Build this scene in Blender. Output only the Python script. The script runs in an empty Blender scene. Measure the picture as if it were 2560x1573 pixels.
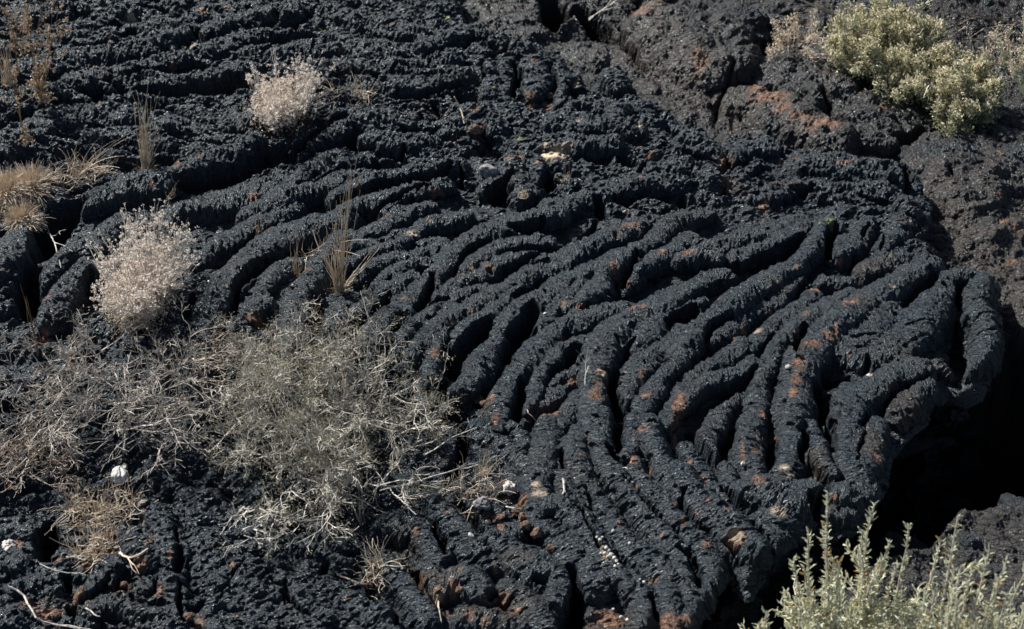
import bpy, math, random, os
import numpy as np
from mathutils import Vector
R = math.radians
rng = np.random.default_rng(7)
random.seed(7)
STEP = float(os.environ.get('LSTEP', '0.0025'))      # grid pitch of the lava meshes in metres

# ------------------------------------------------------------------ camera
sc = bpy.context.scene
col = sc.collection
D0, PITCH, LENS = 6.5, R(42), 65.0
cy, cz = -D0*math.cos(PITCH), D0*math.sin(PITCH)
cam = bpy.data.cameras.new('camera')
camo = bpy.data.objects.new('camera', cam); col.objects.link(camo)
camo.location = (0, cy, cz); camo.rotation_euler = (R(90)-PITCH, 0, 0)
cam.lens = LENS; cam.sensor_width = 36; cam.clip_end = 200; cam.clip_start = .05
cam.dof.use_dof = True; cam.dof.focus_distance = 6.35; cam.dof.aperture_fstop = 3.8
sc.camera = camo

# ------------------------------------------------------------------ sky, sun, exposure
SUN_EL = R(40); LX, LY = 0.72, -0.69                 # the way the light travels over the ground
w = bpy.data.worlds.new('World'); sc.world = w; w.use_nodes = True
nt = w.node_tree; bg = nt.nodes['Background']
sky = nt.nodes.new('ShaderNodeTexSky'); sky.sky_type = 'NISHITA'; sky.sun_disc = False
sky.sun_elevation = SUN_EL; sky.sun_rotation = math.atan2(-LX, -LY)
nt.links.new(sky.outputs[0], bg.inputs[0]); bg.inputs[1].default_value = 0.05
sl = bpy.data.lights.new('sun', 'SUN'); sl.energy = 5.0; sl.angle = R(.5); sl.color = (1, .965, .91)
so = bpy.data.objects.new('sun', sl); col.objects.link(so)
so.rotation_euler = Vector((LX*math.cos(SUN_EL), LY*math.cos(SUN_EL), -math.sin(SUN_EL))).to_track_quat('-Z', 'Y').to_euler()
vs = sc.view_settings; vs.view_transform = 'Standard'; vs.look = 'None'; vs.exposure = 0.74; vs.gamma = 1

# ------------------------------------------------------------------ photo pixel (2560x1573) -> point on the plane z
def px(x, y, z=0.0):
    u = (x-1280)/2560*36/LENS; v = -(y-786.5)/2560*36/LENS
    d = np.array([u, math.cos(PITCH)+v*math.sin(PITCH), -math.sin(PITCH)+v*math.cos(PITCH)])
    t = (z-cz)/d[2]
    return np.array([d[0]*t, cy+d[1]*t, z])
def pxscale(x, y, z=0.0):                              # metres per photo pixel there
    p = px(x, y, z); q = px(x+1, y, z); return q[0]-p[0]
def pxy(x, y, Y):                                      # point on the vertical plane y = Y
    u = (x-1280)/2560*36/LENS; v = -(y-786.5)/2560*36/LENS
    d = np.array([u, math.cos(PITCH)+v*math.sin(PITCH), -math.sin(PITCH)+v*math.cos(PITCH)])
    t = (Y-cy)/d[1]
    return np.array([d[0]*t, Y, cz+d[2]*t])
K = 860/2453
T = dict(A1=(0,0), A2=(850,0), A3=(1700,0), B1=(0,520), B2=(850,520), B3=(1700,520), C1=(0,1043), C2=(850,1043), C3=(1700,1043), S=None)
def tp(t, x, y):
    if t == 'S': return (x, y)
    o = T[t]; return (o[0]+x*K, o[1]+y*K)

# ------------------------------------------------------------------ noise
perm = np.random.default_rng(3).permutation(256).astype(np.int32); perm = np.concatenate([perm, perm])
gr = np.random.default_rng(5).normal(size=(256, 3)); gr /= np.linalg.norm(gr, axis=1)[:, None]; gr = gr.astype(np.float32)
def pn(x, y, z=0.0):
    x = np.asarray(x, np.float32); y = np.asarray(y, np.float32); z = np.asarray(z, np.float32)
    x, y, z = np.broadcast_arrays(x, y, z)
    xi = np.floor(x); yi = np.floor(y); zi = np.floor(z)
    xf = x-xi; yf = y-yi; zf = z-zi
    X = xi.astype(np.int32) & 255; Y = yi.astype(np.int32) & 255; Z = zi.astype(np.int32) & 255
    fx = xf*xf*xf*(xf*(xf*6-15)+10); fy = yf*yf*yf*(yf*(yf*6-15)+10); fz = zf*zf*zf*(zf*(zf*6-15)+10)
    out = np.zeros_like(xf)
    for i in (0, 1):
        a = perm[(X+i) & 255]; wx = fx if i else 1-fx
        for j in (0, 1):
            b = perm[(a+Y+j) & 255]; wy = wx*(fy if j else 1-fy)
            for k in (0, 1):
                g = gr[perm[(b+Z+k) & 255]]
                out += wy*(fz if k else 1-fz)*(g[..., 0]*(xf-i)+g[..., 1]*(yf-j)+g[..., 2]*(zf-k))
    return out*1.6
def fbm(x, y, z=0.0, o=4, g=.5):
    s = 0; a = 1.0; n = 0
    for k in range(o):
        s = s+a*pn(x*2**k+k*17.3, y*2**k-k*9.1, z*2**k+k*5.7); n += a; a *= g
    return s/n
def billow(x, y, z=0.0, o=3, g=.5):
    s = 0; a = 1.0; n = 0
    for k in range(o):
        s = s+a*np.abs(pn(x*2**k+k*11.3, y*2**k-k*7.7, z*2**k+k*3.1)); n += a; a *= g
    return s/n
def sstep(a, b, x):
    t = np.clip((x-a)/(b-a), 0, 1); return t*t*(3-2*t)

# ------------------------------------------------------------------ object helpers
def tag(o, label=None, cat=None, group=None, kind=None):
    if label: o['label'] = label
    if cat: o['category'] = cat
    if group: o['group'] = group
    if kind: o['kind'] = kind
    return o
def empty(name, loc, label, cat, group=None, kind=None):
    o = bpy.data.objects.new(name, None); col.objects.link(o); o.location = tuple(float(v) for v in loc)
    return tag(o, label, cat, group, kind)
def mesh_from(name, V, F, mat, parent=None, smooth=True, attrs=None, origin=None):
    """V (n,3); F list of arrays, each (m,k) of same-size polygons"""
    V = np.asarray(V, np.float32)
    if origin is not None: V = V-np.asarray(origin, np.float32)
    me = bpy.data.meshes.new(name)
    if not isinstance(F, (list, tuple)): F = [F]
    F = [np.asarray(f, np.int32) for f in F if len(f)]
    loops = np.concatenate([f.ravel() for f in F]); tot = np.concatenate([np.full(len(f), f.shape[1], np.int32) for f in F])
    me.vertices.add(len(V)); me.vertices.foreach_set('co', V.ravel())
    me.loops.add(len(loops)); me.loops.foreach_set('vertex_index', loops)
    me.polygons.add(len(tot)); st = np.concatenate([[0], np.cumsum(tot)[:-1]]).astype(np.int32)
    me.polygons.foreach_set('loop_start', st); me.polygons.foreach_set('loop_total', tot)
    me.polygons.foreach_set('use_smooth', np.full(len(tot), smooth))
    for k, (ty, a) in (attrs or {}).items():
        at = me.attributes.new(k, ty, 'POINT')
        at.data.foreach_set('vector' if ty == 'FLOAT_VECTOR' else 'color', np.asarray(a, np.float32).ravel())
    me.update(calc_edges=True)
    me.materials.append(mat)
    o = bpy.data.objects.new(name, me); col.objects.link(o)
    if parent is not None: o.parent = parent
    if origin is not None and parent is None: o.location = tuple(float(v) for v in origin)
    return o
class MB:
    def __init__(s): s.V = []; s.T = []; s.Q = []; s.n = 0
    def add(s, V, F):
        V = np.asarray(V, float); F = np.asarray(F)
        s.V.append(V); (s.T if F.shape[1] == 3 else s.Q).append(F+s.n); s.n += len(V)
    def tube(s, P, r0, r1, sides=3):
        P = np.asarray(P, float); n = len(P)
        t = np.gradient(P, axis=0); t /= np.linalg.norm(t, axis=1)[:, None]+1e-9
        ref = np.array([.31, .17, .94]) if abs(t[0][2]) < .9 else np.array([.94, .17, .31])
        a = np.cross(t, ref); a /= np.linalg.norm(a, axis=1)[:, None]+1e-9; b = np.cross(t, a)
        r = np.linspace(r0, r1, n)[:, None]
        ang = np.arange(sides)*2*math.pi/sides
        V = np.concatenate([P[:, None, :]+r[:, :, None]*(a[:, None, :]*np.cos(ang)[None, :, None]+b[:, None, :]*np.sin(ang)[None, :, None])], axis=0).reshape(-1, 3)
        i = np.arange(n-1)[:, None]*sides; j = np.arange(sides)[None, :]; jn = (j+1) % sides
        s.add(V, np.stack([i+j, i+jn, i+sides+jn, i+sides+j], -1).reshape(-1, 4))
    def leaf(s, p, d, L, W, fold=.3):
        """narrow folded leaf: base, two sides, tip"""
        d = d/(np.linalg.norm(d)+1e-9); r = rng.normal(size=3); a = np.cross(d, r); a /= np.linalg.norm(a)+1e-9; b = np.cross(d, a)
        m = p+d*L*.5+b*W*fold; m2 = p+d*L*.5
        s.add([p, m+a*W*.5, p+d*L, m-a*W*.5, m2-b*W*fold], [[0, 1, 2, 4], [0, 4, 2, 3]])
    def leaves(s, P, Dv, L, W, fold=.25, bend=.0):
        """many leaves at once, 6 vertices each"""
        n = len(P); Dv = Dv/np.linalg.norm(Dv, axis=1)[:, None]
        a = np.cross(Dv, rng.normal(size=(n, 3))); a /= np.linalg.norm(a, axis=1)[:, None]; b = np.cross(Dv, a)
        L = np.broadcast_to(L, (n,))[:, None]; W = np.broadcast_to(W, (n,))[:, None]
        m = P+Dv*L*.42; q = P+Dv*L*.8-b*L*bend*.3
        V = np.stack([P, m+a*W*.5+b*W*fold, m-b*W*fold*.5, m-a*W*.5+b*W*fold, q+a*W*.32, q-a*W*.32, P+Dv*L-b*L*bend], 1).reshape(-1, 3)
        o = np.arange(n)[:, None, None]*7
        s.add(V, (o+np.array([[0, 1, 4, 2], [0, 2, 5, 3], [2, 4, 6, 5]])[None]).reshape(-1, 4))
    def build(s, name, mat, parent=None, origin=None, smooth=False):
        F = []
        if s.Q: F.append(np.concatenate(s.Q))
        if s.T: F.append(np.concatenate(s.T))
        return mesh_from(name, np.concatenate(s.V), F, mat, parent, smooth, None, origin)

# ------------------------------------------------------------------ materials
def node(nt, ty, **kw):
    n = nt.nodes.new(ty)
    for k, v in kw.items():
        if k in ('operation', 'blend_type', 'data_type', 'feature', 'attribute_name', 'vector_type', 'noise_dimensions', 'noise_type'): setattr(n, k, v)
        else: n.inputs[k].default_value = v
    return n
def ramp(nt, f, stops, interp='LINEAR'):
    n = nt.nodes.new('ShaderNodeValToRGB'); n.color_ramp.interpolation = interp
    e = n.color_ramp.elements
    while len(e) < len(stops): e.new(.5)
    for i, (p, c) in enumerate(stops): e[i].position = p; e[i].color = (c if isinstance(c, tuple) else (c, c, c)) + (1,)
    nt.links.new(f, n.inputs[0]); return n.outputs[0]
def mixc(nt, f, a, b, bt='MIX'):
    n = nt.nodes.new('ShaderNodeMix'); n.data_type = 'RGBA'; n.blend_type = bt
    for i, v in ((0, f), (6, a), (7, b)):
        if isinstance(v, (int, float)): n.inputs[i].default_value = v
        elif isinstance(v, tuple): n.inputs[i].default_value = v+(1,)
        else: nt.links.new(v, n.inputs[i])
    return n.outputs[2]
def math_(nt, op, a, b=0.0, clamp=False):
    n = nt.nodes.new('ShaderNodeMath'); n.operation = op; n.use_clamp = clamp
    for i, v in ((0, a), (1, b)):
        if isinstance(v, (int, float)): n.inputs[i].default_value = v
        else: nt.links.new(v, n.inputs[i])
    return n.outputs[0]
def rock_material(name, dark, light, rust_amt=1.0, bump=1.0, brown=0.0):
    m = bpy.data.materials.new(name); m.use_nodes = True; nt = m.node_tree; L = nt.links
    P = nt.nodes['Principled BSDF']
    fl = node(nt, 'ShaderNodeAttribute', attribute_name='flow').outputs['Vector']
    ti = node(nt, 'ShaderNodeAttribute', attribute_name='tint').outputs['Color']
    sep = nt.nodes.new('ShaderNodeSeparateColor'); L.new(ti, sep.inputs[0])
    geo = nt.nodes.new('ShaderNodeNewGeometry'); pos = geo.outputs['Position']
    def nz(vec, scale, detail=3.0, rough=.55, dist=0.0):
        n = nt.nodes.new('ShaderNodeTexNoise'); n.inputs['Scale'].default_value = scale
        n.inputs['Detail'].default_value = detail; n.inputs['Roughness'].default_value = rough; n.inputs['Distortion'].default_value = dist
        L.new(vec, n.inputs['Vector']); return n.outputs[0]
    # fibres across the ropes (flow.x runs along the rope, flow.y across)
    mp = nt.nodes.new('ShaderNodeMapping'); L.new(fl, mp.inputs[0]); mp.inputs['Scale'].default_value = (115, 17, 1)
    fib = nz(mp.outputs[0], 1.0, 3.5, .6, .6)
    n1 = nz(pos, 9, 4); n2 = nz(pos, 55, 4, .65); n3 = nz(pos, 125, 3, .65); n4 = nz(pos, 2.6, 3)
    c = mixc(nt, ramp(nt, n3, [(.38, 0.0), (.62, 1.0)]), dark, light)
    c = mixc(nt, ramp(nt, nz(pos, 75, 4, .7), [(.58, 0.0), (.72, .75)]), c, (light[0]*3.6, light[1]*2.6, light[2]*2.3))  # lighter flecks put small glints into the base colour
    c = mixc(nt, ramp(nt, n1, [(.42, 0.0), (.62, .55)]), c, (light[0]*1.5, light[1]*1.02, light[2]*.86))
    # brown weathering
    br = math_(nt, 'ADD', sep.outputs[1], brown)
    br = math_(nt, 'MULTIPLY', br, ramp(nt, n2, [(.28, .25), (.6, 1.0)]), True)
    c = mixc(nt, br, c, mixc(nt, n1, (.046, .029, .018), (.034, .026, .020)))
    # small rust freckles
    fr = ramp(nt, nz(pos, 21, 3, .6), [(.66, 0.0), (.80, .4*rust_amt)])
    c = mixc(nt, fr, c, (.11, .045, .024))
    # traced rust patches
    ru = math_(nt, 'MULTIPLY', sep.outputs[0], ramp(nt, n2, [(.36, .1), (.56, 1.0)]), True)
    c = mixc(nt, ru, c, mixc(nt, n3, (.20, .078, .036), (.30, .16, .085)))
    # pale flecks: glitter painted into the colour, then the traced tan patches
    c = mixc(nt, ramp(nt, nz(pos, 130, 2, .5), [(.63, 0.0), (.74, .6)]), c, (.13, .135, .14))
    pf = math_(nt, 'MULTIPLY', sep.outputs[2], ramp(nt, n3, [(.30, .3), (.44, 1.0)]), True)
    c = mixc(nt, pf, c, (.42, .33, .235))
    li = math_(nt, 'MULTIPLY', node(nt, 'ShaderNodeAttribute', attribute_name='tint').outputs['Alpha'], ramp(nt, n2, [(.42, 0.0), (.5, 1.0)]), True)
    c = mixc(nt, li, c, (.22, .24, .05))
    L.new(c, P.inputs['Base Color'])
    L.new(ramp(nt, n3, [(.34, .22), (.66, .62)]), P.inputs['Roughness'])
    P.inputs['Specular IOR Level'].default_value = .6
    P.inputs['Specular Tint'].default_value = (.82, .93, 1.0, 1)
    # bump: fibres, grain and fine pits
    h = math_(nt, 'ADD', math_(nt, 'MULTIPLY', fib, .024*bump), math_(nt, 'MULTIPLY', n3, .0115*bump))
    h = math_(nt, 'ADD', h, math_(nt, 'MULTIPLY', n2, .0065*bump))
    vo = nt.nodes.new('ShaderNodeTexVoronoi'); vo.inputs['Scale'].default_value = 120; L.new(pos, vo.inputs['Vector'])
    pit = ramp(nt, vo.outputs['Distance'], [(.0, 0.0), (.28, 1.0)])
    h = math_(nt, 'ADD', h, math_(nt, 'MULTIPLY', pit, .0025*bump))
    b = nt.nodes.new('ShaderNodeBump'); b.inputs['Strength'].default_value = 1.0; b.inputs['Distance'].default_value = 1.0
    L.new(h, b.inputs['Height']); L.new(b.outputs[0], P.inputs['Normal'])
    return m
def simple(name, c1, c2, scale=40, rough=.7, trans=0.0, spec=.3, c3=None):
    m = bpy.data.materials.new(name); m.use_nodes = True; nt = m.node_tree; P = nt.nodes['Principled BSDF']
    g = nt.nodes.new('ShaderNodeNewGeometry')
    n = nt.nodes.new('ShaderNodeTexNoise'); n.inputs['Scale'].default_value = scale; n.inputs['Detail'].default_value = 3
    nt.links.new(g.outputs['Position'], n.inputs['Vector'])
    st = [(.38, c1), (.62, c2)]
    if c3: st = [(.34, c1), (.5, c2), (.66, c3)]
    nt.links.new(ramp(nt, n.outputs[0], st), P.inputs['Base Color'])
    P.inputs['Roughness'].default_value = rough; P.inputs['Specular IOR Level'].default_value = spec
    if trans:
        t = nt.nodes.new('ShaderNodeBsdfTranslucent'); nt.links.new(ramp(nt, n.outputs[0], st), t.inputs[0])
        mx = nt.nodes.new('ShaderNodeMixShader'); mx.inputs[0].default_value = trans
        out = nt.nodes['Material Output']
        nt.links.new(P.outputs[0], mx.inputs[1]); nt.links.new(t.outputs[0], mx.inputs[2]); nt.links.new(mx.outputs[0], out.inputs[0])
    return m
M_slab = rock_material('black lava', (.0022, .0050, .0082), (.0165, .0268, .0370))
M_ground = rock_material('brown lava', (.0035, .0042, .0052), (.0125, .0130, .0142), 1.0, .85, .5)
M_bould = rock_material('weathered lava', (.006, .008, .0105), (.016, .019, .023), .8, 1.0, .0)

# ------------------------------------------------------------------ traced lines of the slab (tile, half width in tile px, points[, extra depth])
OUTLINE = [('S',-900,-500),('S',1100,-420),('A2',800,-60),('A2',850,80),('A2',950,130),('A2',1100,180),('A2',1230,240),('A2',1350,220),('A2',1440,290),('A2',1560,350),
 ('A2',1650,440),('A2',1700,500),('A2',1760,570),('A2',1880,480),('A2',2010,450),('A2',2060,520),('A2',2150,600),('A2',2230,690),('A2',2330,730),('A2',2430,790),
 ('A3',80,850),('A3',200,920),('A3',290,965),('A3',400,930),('A3',620,915),('A3',720,970),('A3',860,1020),('A3',1100,1045),('A3',1400,1080),('A3',1600,1140),
 ('A3',1680,1190),('A3',1720,1290),('A3',1765,1390),('A3',1750,1500),('B3',1740,60),('B3',1700,190),('B3',1800,280),('B3',1890,400),('B3',1990,390),('B3',2180,390),('B3',2270,440),
 ('B3',2265,600),('B3',2290,760),('B3',2290,900),('B3',2270,1010),('B3',2200,1080),('B3',2090,1130),('B3',2125,960),('B3',2110,820),('B3',2075,700),('B3',2055,570),('B3',1975,560),('B3',1935,700),('B3',1905,900),('B3',1890,1060),('B3',1960,1120),('B3',1890,1200),('B3',1790,1260),('B3',1740,1380),
 ('C3',1530,80),('C3',1500,160),('C3',1450,320),('C3',1420,450),('C3',1340,580),('C3',1220,670),('C3',1130,700),('C3',1060,700),('C3',1000,640),('C3',930,690),('C3',830,760),('C3',760,830),('C3',680,905),('C3',640,900),('C3',600,970),
 ('C3',550,1050),('C3',510,1130),('C3',440,1060),('C3',390,950),('C3',330,900),('C3',320,1000),('C3',280,1120),('C3',210,1240),('C3',130,1310),('C3',90,1400),('C3',0,1500),
 ('C3',-60,1640),('C2',2300,1800),('C2',2000,1900),('C2',1700,1900),('C2',1300,1900),('S',1100,2000),('S',-900,2000)]
ROPE_ZONE = [(-300,560),(150,470),(420,430),(700,430),(1000,440),(1300,470),(1560,560),(1800,520),(2050,480),(2300,640),(2600,660),(2600,1700),(1200,1800),(950,1500),(900,1290),(600,1250),(-300,1300)]
# the pit of shade right of and below the slab, in the lower ground
PIT = [(2230,815),(2900,815),(2900,1120),(2560,1260),(2400,1270),(2330,1360),(2200,1400),(2080,1480),(2020,1800),(1100,1900),(1200,1300),(1700,1100),(2200,1000)]
ROPES = [
# --- centre tile
('B2',92,[(60,1000),(150,950),(250,860),(350,760),(460,660),(550,570),(615,510)],.012),
('B2',80,[(-60,800),(40,720),(180,690),(300,600),(400,530),(490,490)]),
('B2',58,[(20,180),(150,160),(280,110),(380,50),(500,0),(640,-40)]),
('B2',60,[(30,280),(130,240),(260,220),(340,210)]),
('B2',50,[(60,380),(180,330),(300,300),(420,270),(520,220),(600,240),(720,240)],-.01),
('B2',52,[(380,180),(500,170),(590,110),(700,80),(820,60),(900,20)]),
('B2',60,[(150,480),(260,400),(400,340),(520,330),(640,300),(740,260)],-.008),
('B2',60,[(280,560),(400,450),(520,400),(600,390)],-.004),
('B2',85,[(640,520),(690,420),(770,340),(880,270),(990,200),(1110,150),(1260,100),(1400,50),(1550,20)],.008),
('B2',60,[(900,420),(980,360),(1080,300),(1180,260),(1300,240),(1420,225),(1500,225)],.004),
('B2',52,[(640,720),(700,620),(800,540),(900,490),(1030,450),(1130,390),(1280,350),(1440,360)]),
('B2',48,[(680,790),(740,690),(850,610),(960,580),(1060,550)],-.008),
('B2',55,[(390,1000),(480,860),(580,780),(650,720)],-.01),
('B2',85,[(520,1010),(620,900),(710,810),(840,710),(970,650),(1100,590),(1230,500),(1350,430),(1480,380),(1620,310),(1780,230),(1930,160),(2080,100),(2230,50)],.008),
('B2',60,[(640,1180),(660,1060),(700,950),(760,850)],.0),
('B2',80,[(870,980),(870,880),(930,800),(1060,740),(1160,660),(1280,590)],.0),
('B2',78,[(820,1270),(900,1200),(990,1060),(1080,930),(1170,800),(1270,700),(1370,650),(1480,580),(1580,500),(1700,430),(1830,380)],.004),
('B2',82,[(1120,1510),(1150,1350),(1210,1200),(1300,1070),(1400,970),(1510,880),(1620,820),(1760,760),(1900,720),(2000,680)]),
('B2',88,[(1440,800),(1490,730),(1560,650),(1640,560),(1720,500)],.002),
('B2',70,[(1560,700),(1680,690),(1780,640)],.0),
('B2',95,[(1760,640),(1830,560),(1860,490)],.012),
('B2',110,[(1900,400),(1990,320),(2040,300)],.016),
('B2',75,[(2100,260),(2200,220),(2330,120),(2453,40)],.004),
('B2',75,[(2150,420),(2260,330),(2400,260),(2500,180)],.002),
('B2',70,[(2070,520),(2180,420)],-.01),
('B2',60,[(1340,1380),(1400,1250),(1430,1130),(1490,1030),(1570,980),(1660,960),(1770,900),(1860,850)]),
('B2',50,[(1490,1290),(1600,1180),(1720,1150)],-.03),
('B2',60,[(1300,1480),(1400,1400),(1550,1310),(1680,1270)],-.03),
('B2',108,[(1810,1510),(1800,1380),(1830,1200),(1840,1060),(1890,930),(1940,850),(2050,770),(2170,700),(2300,640),(2440,560)],.012),
('B2',90,[(1570,1500),(1640,1400),(1700,1330)],-.012),
('B2',88,[(2040,1330),(2080,1210),(2150,1100),(2260,1000),(2360,930),(2440,860)],-.008),
('B2',110,[(2130,960),(2180,880),(2210,800),(2330,720)],-.006),
('B2',70,[(2120,1512),(2150,1400),(2250,1280),(2350,1150),(2460,1020)],.002),
# --- right tile
('B3',78,[(-90,1170),(0,1030),(90,900),(190,800),(320,720),(450,620),(560,540),(700,460),(800,400),(900,320),(965,230),(1000,160)],.01),
('B3',70,[(240,900),(340,840),(440,740),(550,680),(700,600),(800,520),(900,490)],.0),
('B3',66,[(-120,1510),(-40,1370),(40,1250),(170,1130),(290,1060),(400,1000),(450,950)],.002),
('B3',66,[(20,1400),(110,1290),(210,1220),(330,1180),(430,1130),(510,1070)],-.004),
('B3',66,[(440,1010),(520,950),(620,860),(700,800),(780,720),(880,650),(970,590)],.004),
('B3',76,[(560,1512),(560,1350),(570,1200),(630,1080),(700,960),(780,870),(880,780),(990,710),(1080,640),(1160,600),(1220,570)],.01),
('B3',80,[(250,1490),(330,1390),(430,1300)],-.02),
('B3',112,[(800,1512),(820,1330),(850,1200),(890,1060),(970,930),(1070,830),(1190,740),(1310,640),(1430,560),(1560,490),(1690,420),(1790,350)],.02),
('B3',190,[(1250,930),(1350,800),(1450,680)],.004,.5),
('B3',150,[(1130,980),(1330,1000),(1500,950)],-.015,.5),
('B3',130,[(1380,1100),(1520,1060),(1700,950)],-.03,.6),
('B3',150,[(1640,900),(1720,770),(1800,640),(1900,530)],.0,.55),
('B3',80,[(1870,480),(1980,430),(2100,430)],.012),
('B3',85,[(2180,470),(2150,570),(2170,640)],.016),
('B3',80,[(2100,680),(2200,720),(2190,800)],.012),
('B3',85,[(2200,820),(2210,900),(2170,990),(2090,1040)],.01),
('B3',115,[(1170,1440),(1230,1340),(1340,1270),(1450,1220)],.004,.5),
('B3',95,[(1500,1170),(1650,1110),(1740,1110)],-.004,.6),
('B3',70,[(1840,1080),(1930,1110)],-.02),
('B3',115,[(1560,1440),(1640,1320),(1760,1240)],-.015,.6),
('B3',60,[(400,330),(500,300),(650,240),(800,170),(900,90)],.002),
('B3',75,[(120,230),(300,240),(420,190),(600,160),(750,100),(860,50)]),
('B3',80,[(-40,640),(80,520),(200,460),(330,440)],.002),
('B3',60,[(-60,740),(60,670),(170,640)],.0),
('B3',85,[(1040,110),(1100,100)],.012),
('B3',90,[(1130,260),(1240,180),(1350,90)],.004),
('B3',95,[(1470,250),(1560,150),(1610,50)],.004),
('B3',110,[(1330,400),(1500,320),(1700,260),(1770,320)],-.004),
('B3',70,[(1050,480),(1200,480)],.0),
('B3',60,[(-200,230),(-80,130),(60,60),(200,0)],.0),
('B3',60,[(0,350),(120,330),(250,340)],.0),
# --- lower right tile
('C3',68,[(270,20),(225,120),(240,230)],-.004),
('C3',90,[(510,0),(500,130),(520,250),(560,350)],.006),
('C3',92,[(800,0),(810,110),(780,250),(760,340)],.012),
('C3',50,[(930,40),(1000,150),(1020,280),(1090,380)],.002),
('C3',100,[(1210,0),(1230,150),(1230,300),(1310,420)],.004,.6),
('C3',85,[(1400,50),(1380,180),(1300,330)],-.012,.6),
('C3',125,[(520,500),(650,530),(820,560),(920,520)],.006,.5),
('C3',130,[(620,620),(720,720),(690,820)],-.004,.5),
('C3',110,[(1130,520),(1240,510),(1340,470)],.0,.5),
('C3',95,[(1100,620),(1180,610)],-.004,.5),
('C3',70,[(330,330),(380,470),(420,570)],-.006),
('C3',100,[(0,390),(80,520),(180,620),(280,700),(390,800),(500,890),(570,920)],.006),
('C3',60,[(440,900),(470,1010),(500,1090)],-.02),
('C3',92,[(0,720),(90,810),(180,900),(250,1000),(260,1110),(190,1220)],.002),
('C3',85,[(-10,1060),(60,1180),(110,1280),(60,1400)],-.002),
('C3',56,[(40,180),(110,290),(180,400),(260,500),(340,600),(450,700),(560,800)],-.006),
# --- lower centre tile
('C2',92,[(1490,-20),(1480,130),(1450,300),(1420,450),(1420,590)],.004),
('C2',86,[(1860,-60),(1860,110),(1890,250),(1960,390),(2060,510),(2160,630),(2280,760),(2370,850),(2480,960)],.006),
('C2',84,[(1700,60),(1660,220),(1670,350),(1750,490),(1850,600),(1950,720),(2060,850),(2200,960),(2350,1080),(2453,1150)],.0),
('C2',64,[(1590,400),(1650,570),(1740,690),(1840,800),(1910,900)],-.006),
('C2',80,[(1480,620),(1590,610),(1700,720),(1790,840),(1870,950),(1960,1060),(2060,1160)],.004),
('C2',118,[(1400,690),(1500,810),(1620,920),(1750,1020),(1830,1130)],.004),
('C2',58,[(2070,20),(2085,130),(2070,230)],-.008),
('C2',74,[(2090,290),(2150,420),(2250,530),(2350,640),(2460,770)],.0),
('C2',66,[(2200,30),(2250,200),(2320,350),(2400,480),(2453,560)],.0),
('C2',100,[(2060,1100),(2180,1230),(2160,1370)],.0),
('C2',85,[(680,560),(770,680),(850,780),(930,880),(1040,960),(1100,1010)],.0),
('C2',100,[(330,720),(440,740),(550,760),(640,860),(690,950)],.0),
('C2',80,[(240,1010),(370,1060),(470,1150),(550,1290),(640,1420)],.0),
('C2',105,[(630,1050),(750,1130),(900,1120),(1000,1220)],.0),
('C2',110,[(1100,850),(1240,940),(1400,1050),(1530,1120),(1560,1240)],.004),
('C2',95,[(1200,1180),(1300,1250),(1400,1350),(1480,1440)],-.004),
('C2',90,[(0,1200),(150,1300),(270,1400),(340,1512)],.0),
('C2',100,[(900,1400),(1100,1400),(1300,1450)],-.012),
('C2',160,[(1860,1330),(1960,1440),(2050,1560)],-.05),
('C2',90,[(2330,1180),(2400,1340),(2380,1480)],.0),
('C2',75,[(920,50),(1100,120),(1230,230),(1330,330)],-.03),
('C2',60,[(1150,20),(1260,60),(1330,180)],-.02),
('C2',60,[(940,620),(1050,640),(1140,700)],-.04),
('C2',80,[(1150,900),(1200,830),(1330,800)],-.02),
# --- lower left tile
('C1',85,[(1000,590),(1090,640),(1160,750),(1200,870),(1215,1000),(1205,1150),(1230,1300),(1270,1420)],.012),
('C1',115,[(930,850),(1010,930),(1100,1000)],.004),
('C1',260,[(1450,900),(1700,1150),(1900,1350)],-.016,.35),
('C1',240,[(1500,1400),(1750,1500)],-.02,.35),
('C1',200,[(2000,1050),(2150,1250),(2250,1400)],-.02,.4),
('C1',90,[(110,1160),(250,1130),(390,1180)],.0),
('C1',85,[(590,1230),(700,1130),(790,1010)],.004),
('C1',100,[(980,1210),(1060,1180)],-.004),
('C1',105,[(640,1340),(830,1290),(1000,1380),(1180,1480)],.0),
('C1',85,[(50,1400),(250,1480)],.0),
('C1',70,[(470,1440),(620,1430)],-.01),
('C1',130,[(60,760),(190,800),(120,950)],-.004),
('C1',110,[(30,1050),(130,1000)],-.01),
('C1',60,[(500,870),(590,860)],-.03),
('C1',100,[(2150,870),(2300,900),(2420,1000)],-.01),
# --- left tile
('B1',120,[(-40,460),(40,340),(130,230),(220,190)],-.01),
('B1',80,[(330,520),(390,400),(470,310)],-.03),
('B1',88,[(350,740),(430,600),(520,470),(600,370)],.004),
('B1',85,[(690,220),(760,120),(860,40)],-.02),
('B1',112,[(1400,1000),(1470,780),(1530,620),(1620,500),(1710,390),(1800,290),(1910,200),(2050,130),(2200,80),(2350,50),(2480,0)],.008),
('B1',95,[(1560,200),(1680,140),(1800,70),(1950,10),(2100,-50)],-.004),
('B1',80,[(1380,330),(1500,260),(1600,240)],-.02),
('B1',84,[(1800,620),(1880,510),(1990,410),(2090,370)],-.02),
('B1',90,[(1700,780),(1780,700),(1880,650)],-.02),
('B1',78,[(2090,960),(2100,800),(2110,650),(2160,540),(2250,430),(2350,320),(2430,220)],.006),
('B1',90,[(2340,900),(2400,770),(2460,690)],.0),
('B1',110,[(1250,1100),(1150,900),(1200,700)],-.03),
('B1',110,[(700,1300),(850,1100),(900,900)],-.04),
# --- long low flow ridges of the upper slab
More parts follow.
